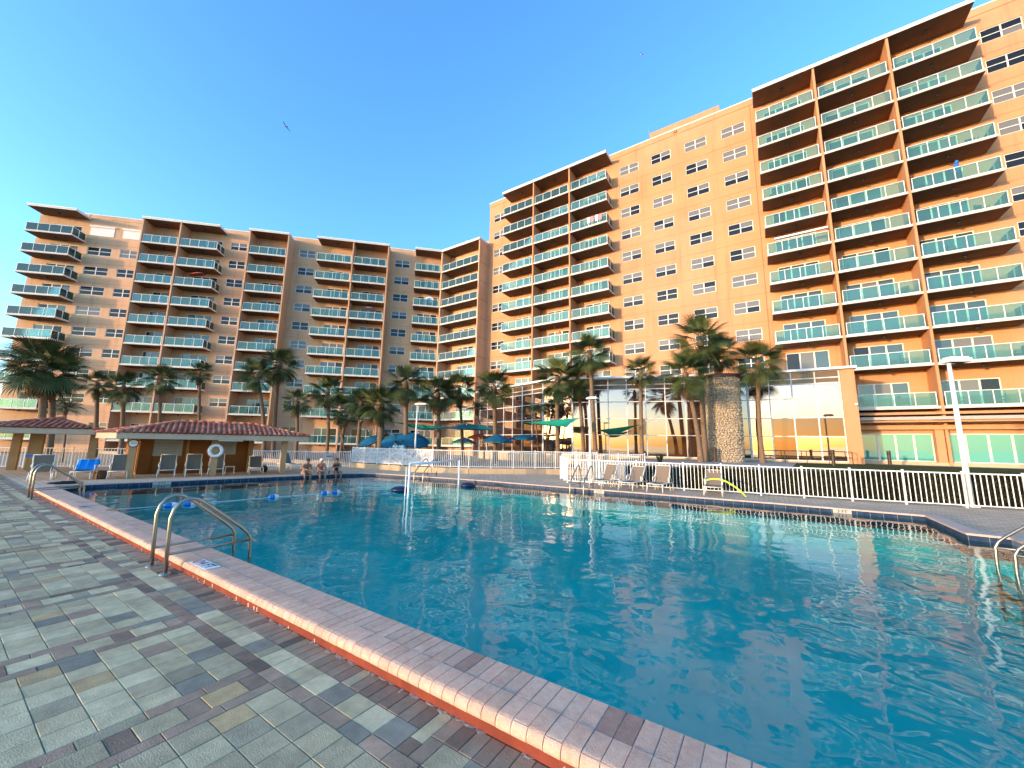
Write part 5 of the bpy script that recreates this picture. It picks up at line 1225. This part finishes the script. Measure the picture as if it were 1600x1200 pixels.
def seated(lean, armL, armR, spread=.12):
    J = dict(pelvis=(0, 0, .12), waist=(.01+lean*.25, 0, .30), chest=(.03+lean*.7, 0, .47), neck=(.05+lean*1.0, 0, .60), head0=(.07+lean*1.15, 0, .67), head1=(.085+lean*1.25, 0, .745), head2=(.08+lean*1.3, 0, .81))
    for s_, a, k_ in (('L', armL, 1), ('R', armR, -1)):
        J['sh'+s_] = (.03+lean*.85, .19*k_, .53); J['el'+s_] = a[0]; J['wr'+s_] = a[1]; w_, e_ = Vector(a[1]), Vector(a[0]); J['ha'+s_] = tuple(w_+(w_-e_).normalized()*.08)
        J['hi'+s_] = (.04, .10*k_, .10); J['kn'+s_] = (.45, spread*k_+.03*k_, .10); J['an'+s_] = (.47, spread*k_, -.34); J['to'+s_] = (.61, spread*k_*1.1, -.40)
    return J
fx = math.atan2(-.18, .98)
person('shirtless bather with dark hair leaning forward on the pool edge', (-21.15, 11.75, CZ), fx, seated(.22, ((.22, .24, .33), (.42, .14, .30)), ((.22, -.24, .33), (.42, -.1, .30))), SKIN2,
       [('swim_trunks', [(-.06, 0, .12), (.06, 0, .13), (.14, 0, .12)], [.10, .165, .15], CLOTHT), ('trunk_leg', ['hiL', (.30, .14, .11)], [.115, .095], CLOTHT), ('trunk_leg', ['hiR', (.30, -.14, .11)], [.115, .095], CLOTHT)], (HAIRD, False))
person('bather in a white cap and coral top seated between the other two', (-21.0, 12.5, CZ), fx, seated(.08, ((.18, .26, .30), (.38, .10, .22)), ((.16, -.26, .30), (.38, -.10, .22))), SKIN,
       [('swim_top', [(.05, 0, .36), 'chest', (.08, 0, .53)], [.135, .155, .12], CLOTHC), ('swim_bottom', [(-.06, 0, .10), (.05, 0, .13), (.12, 0, .12)], [.09, .155, .13], CLOTHC)], (CLOTHW, False))
person('bather with long dark hair and folded arms in a dark swimsuit', (-20.85, 13.35, CZ), fx, seated(.03, ((.16, .24, .34), (.26, -.02, .40)), ((.16, -.24, .34), (.27, .02, .36))), SKIN2,
       [('swimsuit', [(-.02, 0, .10), 'waist', 'chest', (.06, 0, .52)], [.155, .135, .155, .12], CLOTHD)], (HAIRD, True))
g = M(); n = 8
for i in range(n): g.quad((-.25, .0, .07*i), (.25, .03, .07*i), (.25, .03+.01*math.sin(i), .07*(i+1)), (-.25, .01*math.sin(i+1), .07*(i+1)))
g.box(-.25, .25, .035, .06, 0, .55); tag(link('cream_towel', g.mesh('cream_towel', CREAM), None, (-21.6, 12.2, .0), R(80)), 'folded cream towel standing behind the bathers', 'towel')
g = M(); g.lathe([(.03, 0), (.032, .13), (.02, .17), (.02, .2), (.001, .2)], 10); tag(link('drink_bottle', g.mesh('drink_bottle', INKB), None, (-20.82, 12.95, CZ)), 'dark drink bottle on the coping between the bathers', 'bottle')
def standing(armL, armR):
    J = dict(pelvis=(0, 0, .95), waist=(0, 0, 1.12), chest=(0, 0, 1.32), neck=(.01, 0, 1.48), head0=(.02, 0, 1.55), head1=(.03, 0, 1.63), head2=(.025, 0, 1.70))
    for s_, a, k_ in (('L', armL, 1), ('R', armR, -1)):
        J['sh'+s_] = (0, .19*k_, 1.40); J['el'+s_] = a[0]; J['wr'+s_] = a[1]; w_, e_ = Vector(a[1]), Vector(a[0]); J['ha'+s_] = tuple(w_+(w_-e_).normalized()*.08)
        J['hi'+s_] = (0, .10*k_, .92); J['kn'+s_] = (.03, .11*k_, .49); J['an'+s_] = (-.01, .12*k_, .07); J['to'+s_] = (.16, .13*k_, .035)
    return J
for lab, px, rz, mt, sh_ in (('person in a loose white shirt standing behind the wavy screen fence', 618, R(200), SKIN, CLOTHW), ('person in a pale aqua shirt beside the white shirted person', 629, R(150), SKIN2, CLOTHA)):
    q = gr(px, 716, .33); q = at(px, 700, 28.6); J = standing(((.05, .27, 1.15), (.18, .22, .98)), ((.06, -.27, 1.15), (.24, -.2, 1.05)))
    person(lab, (q.x, q.y, .33), rz, J, mt, [('shirt', [(0, 0, .82), 'waist', 'chest', (0, 0, 1.44)], [.185, .175, .20, .12], sh_), ('sleeve', ['shL', (.03, .25, 1.25)], [.085, .075], sh_), ('sleeve', ['shR', (.03, -.25, 1.25)], [.085, .075], sh_), ('shorts', [(0, .1, .92), (.02, .11, .55)], [.12, .11], CLOTHD), ('shorts', [(0, -.1, .92), (.02, -.11, .55)], [.12, .11], CLOTHD)], (HAIRD, False), scale=1.0)
for lab, x, z, sh_ in (('person in a red top on a tall wing balcony behind the rail', -20.2, 13.778+.08, CLOTHC), ('second person in a red top leaning by the balcony fin', -24.4, 13.778+.08, CLOTHC)):
    person(lab, (x, 40.75, z), R(-95), standing(((.05, .27, 1.15), (.2, .2, 1.05)), ((.05, -.27, 1.15), (.2, -.2, 1.05))), SKIN2, [('shirt', [(0, 0, .85), 'waist', 'chest', (0, 0, 1.44)], [.16, .15, .18, .11], sh_)], (HAIRD, False))

# ------------------------------------------------------------------ belongings on the balconies
g = M()
for i, x in enumerate((-16.2, -15.75, -15.2, -14.75)):
    m = M(); w_ = .36; m.box(0, w_, -.045, -.03, -.72, .02); m.box(0, w_, -.045, .17, .021, .035)
    for k_ in range(3): m.box(.05+k_*.11, .09+k_*.11, -.048, -.046, -.70, .0)
    z = FL[8]+.075+1.07+.002; tag(link('hanging_towel', m.mesh('hanging_towel', PINKT if i % 2 else CLOTHW), None, (x, 40.02, z)), ('white towel at the fin end of the towel row on a balcony rail', 'pink striped towel between two white towels on a balcony rail', 'white towel between two pink towels on a balcony rail', 'pink striped towel nearest the side glass on a balcony rail')[i], 'towel', 'towels on the balcony rail')
def chair_mesh():
    m = M(); m.box(-.27, .27, -.25, .27, .38, .42); m.box(-.27, .27, .25, .29, .42, .95)
    for a in (-.25, .22):
        for b in (-.23, .24): m.box(a, a+.03, b, b+.03, 0, .38)
    m.box(-.29, -.25, -.22, .27, .60, .63); m.box(.25, .29, -.22, .27, .60, .63); m.box(-.285, -.255, -.2, -.17, .42, .6); m.box(.255, .285, -.2, -.17, .42, .6); return m
cr_ = random.Random(11); cm = chair_mesh().mesh('patio_chair', INKB); cm2 = chair_mesh().mesh('patio_chair_light', SLINGG)
k_ = 0
for (z, x) in [(FL[10], 13.2), (FL[10], 14.3), (FL[10], 9.4), (FL[9], 8.6), (FL[7], 14.5), (FL[7], 2.0), (FL[6], 1.9), (FL[6], 11.5), (FL[5], 14.4), (FL[4], 12.6), (FL[4], 6.3), (FL[3], 9.6), (FL[1], 14.8), (FL[1], 9.2), (FL[0], 11.6), (FL[0], 13.6), (FL[0], 6.6), (FL[0], 8.8), (FL[10], -16.2), (FL[10], -21), (FL[9], -15.4), (FL[8], -17.4), (FL[7], -14.8), (FL[6], -16), (FL[6], -26.9), (FL[7], -27)]:
    k_ += 1; o = link('patio_chair', cm if k_ % 3 else cm2, None, (x, 40.95, z+.076), cr_.uniform(-2, 2)); fl_ = 11-FL.index(z); od = ['top', 'second', 'third', 'fourth', 'fifth', 'sixth', 'seventh', 'eighth', 'ninth', 'tenth', 'lowest'][fl_-1]
    bay_ = ('window wall bay' if x < 5.66 else 'bay between the fins' if x < 10.56 else 'open end bay')+', lobby pier stack' if x > 0 else ('corner bay' if x < -23.6 else 'bay between the fins' if x < -18.5 else 'open end bay')+', lower wing stack'
    if k_ == 2: bay_ = 'open end bay, against the side glass'
    tag(o, '%s patio chair on %s balcony below the roof, %s' % ('dark' if k_ % 3 else 'pale', od, bay_), 'chair', 'patio chairs on the tall wing balconies')
# inflatable, small parasols and the figure on rails of both wings
def lw(x, y, z): p = BEND+Vector((x*.7071-y*.7071, x*.7071+y*.7071, 0)); return Vector((p.x, p.y, z))
m = M(); m.tube([(.62*math.cos(2*math.pi*i/20), 0, .62*math.sin(2*math.pi*i/20)) for i in range(20)], .17, 10, closed=True); m.lathe([(.001, 0), (.5, 0)], 16, (0, 0, 0)) if False else None
t = empty('swim_ring', 'blue and white inflatable ring on a lower wing balcony', 'swim ring', lw(-1.55, .35, FLL[7]+.86), R(45)); link('ring', m.mesh('ring', FLOATW, True), t)
m = M(); m.tube([(.44*math.cos(2*math.pi*i/20), -.03, .44*math.sin(2*math.pi*i/20)) for i in range(20)], .14, 8, closed=True); link('inner_ring', m.mesh('inner_ring', TOWELB, True), t)
def parasol(label, p, mt, r_, rise, tl=0):
    t = empty('balcony_parasol', label, 'umbrella', p); m = M(); m.lathe([(.001, rise+.35), (r_*.5, rise+.22), (r_, rise)], 10); o = link('canopy', m.mesh('canopy', mt), t); o.rotation_euler = (tl, 0, 0); m = M(); m.tube([(0, 0, 0), (0, 0, rise+.3)], .02, 6); link('pole', m.mesh('pole', WHITE), t)
parasol('white parasol on a lower wing balcony', lw(-10.1, .9, FLL[6]+.08), CLOTHW, .95, 1.75)
parasol('red parasol on a lower wing balcony near the dark palms', lw(-31.6, .6, FLL[7]+.08), REDC, 1.0, 1.75, R(20))
parasol('pink parasol on a low balcony beside the corner', Vector((-35.4, 40.6, FLL[1]+.08)), PINKT, 1.05, 1.7)
m = M(); m.ell((0, 0, .28), (.16, .12, .3), 8, 6); m.ell((.05, 0, .66), (.12, .1, .13), 8, 6); m.ell((-.05, 0, -.05), (.26, .12, .18), 8, 6); tag(link('inflatable_toy', m.mesh('inflatable_toy', FLOATB, True), None, (13.3, 40.35, FL[6]+1.05)), 'turquoise inflatable toy propped at a high balcony rail', 'toy')
m = M(); m.box(-1.9, 1.9, -.12, .12, -.06, .1); m.box(-1.9, 1.9, .1, .16, .1, .16); tag(link('rolled_awning', m.mesh('rolled_awning', CLOTHW), None, (3.6, 40.5, FL[5]+1.62)), 'white rolled awning above a tall wing balcony rail', 'awning')
m = M(); m.tube([(-.6, 0, 0), (.6, 0, 0)], .01, 5)

# ------------------------------------------------------------------ birds
def gull(label, px, py, dep, span, mt, rz, bank):
    p = at(px, py, dep); t = empty('gull', label, 'bird', p); t.rotation_euler = (bank, 0, rz); m = M(); m.ell((0, 0, 0), (.24, .07, .07), 10, 6); m.ell((.26, 0, .02), (.07, .05, .05), 8, 5); m.tri((.32, -.015, .015), (.32, .015, .015), (.40, 0, .005)); m.quad((-.2, -.04, 0), (-.2, .04, 0), (-.42, .09, .0), (-.42, -.09, 0)); link('body', m.mesh('body', mt, True), t)
    for s_ in (-1, 1):
        m = M(); pts = [(.08, 0, .03), (.14, .35, .16), (.02, .9, .08), (-.10, 1.0*span, -.02)]; ch = [.2, .2, .13, .02]
        for i in range(3):
            a, b = pts[i], pts[i+1]; m.quad((a[0], a[1]*s_, a[2]), (b[0], b[1]*s_, b[2]), (b[0]-ch[i+1], b[1]*s_, b[2]-.01), (a[0]-ch[i], a[1]*s_, a[2]-.01))
        link('wing', m.mesh('wing', mt), t)
gull('dark gull gliding in the open sky above the lower wing', 447, 198, 75, 1.05, BIRDD, R(200), R(18))
gull('white gull high in the sky above the tall wing', 1002, 84, 90, .95, BIRDW, R(160), R(-15))
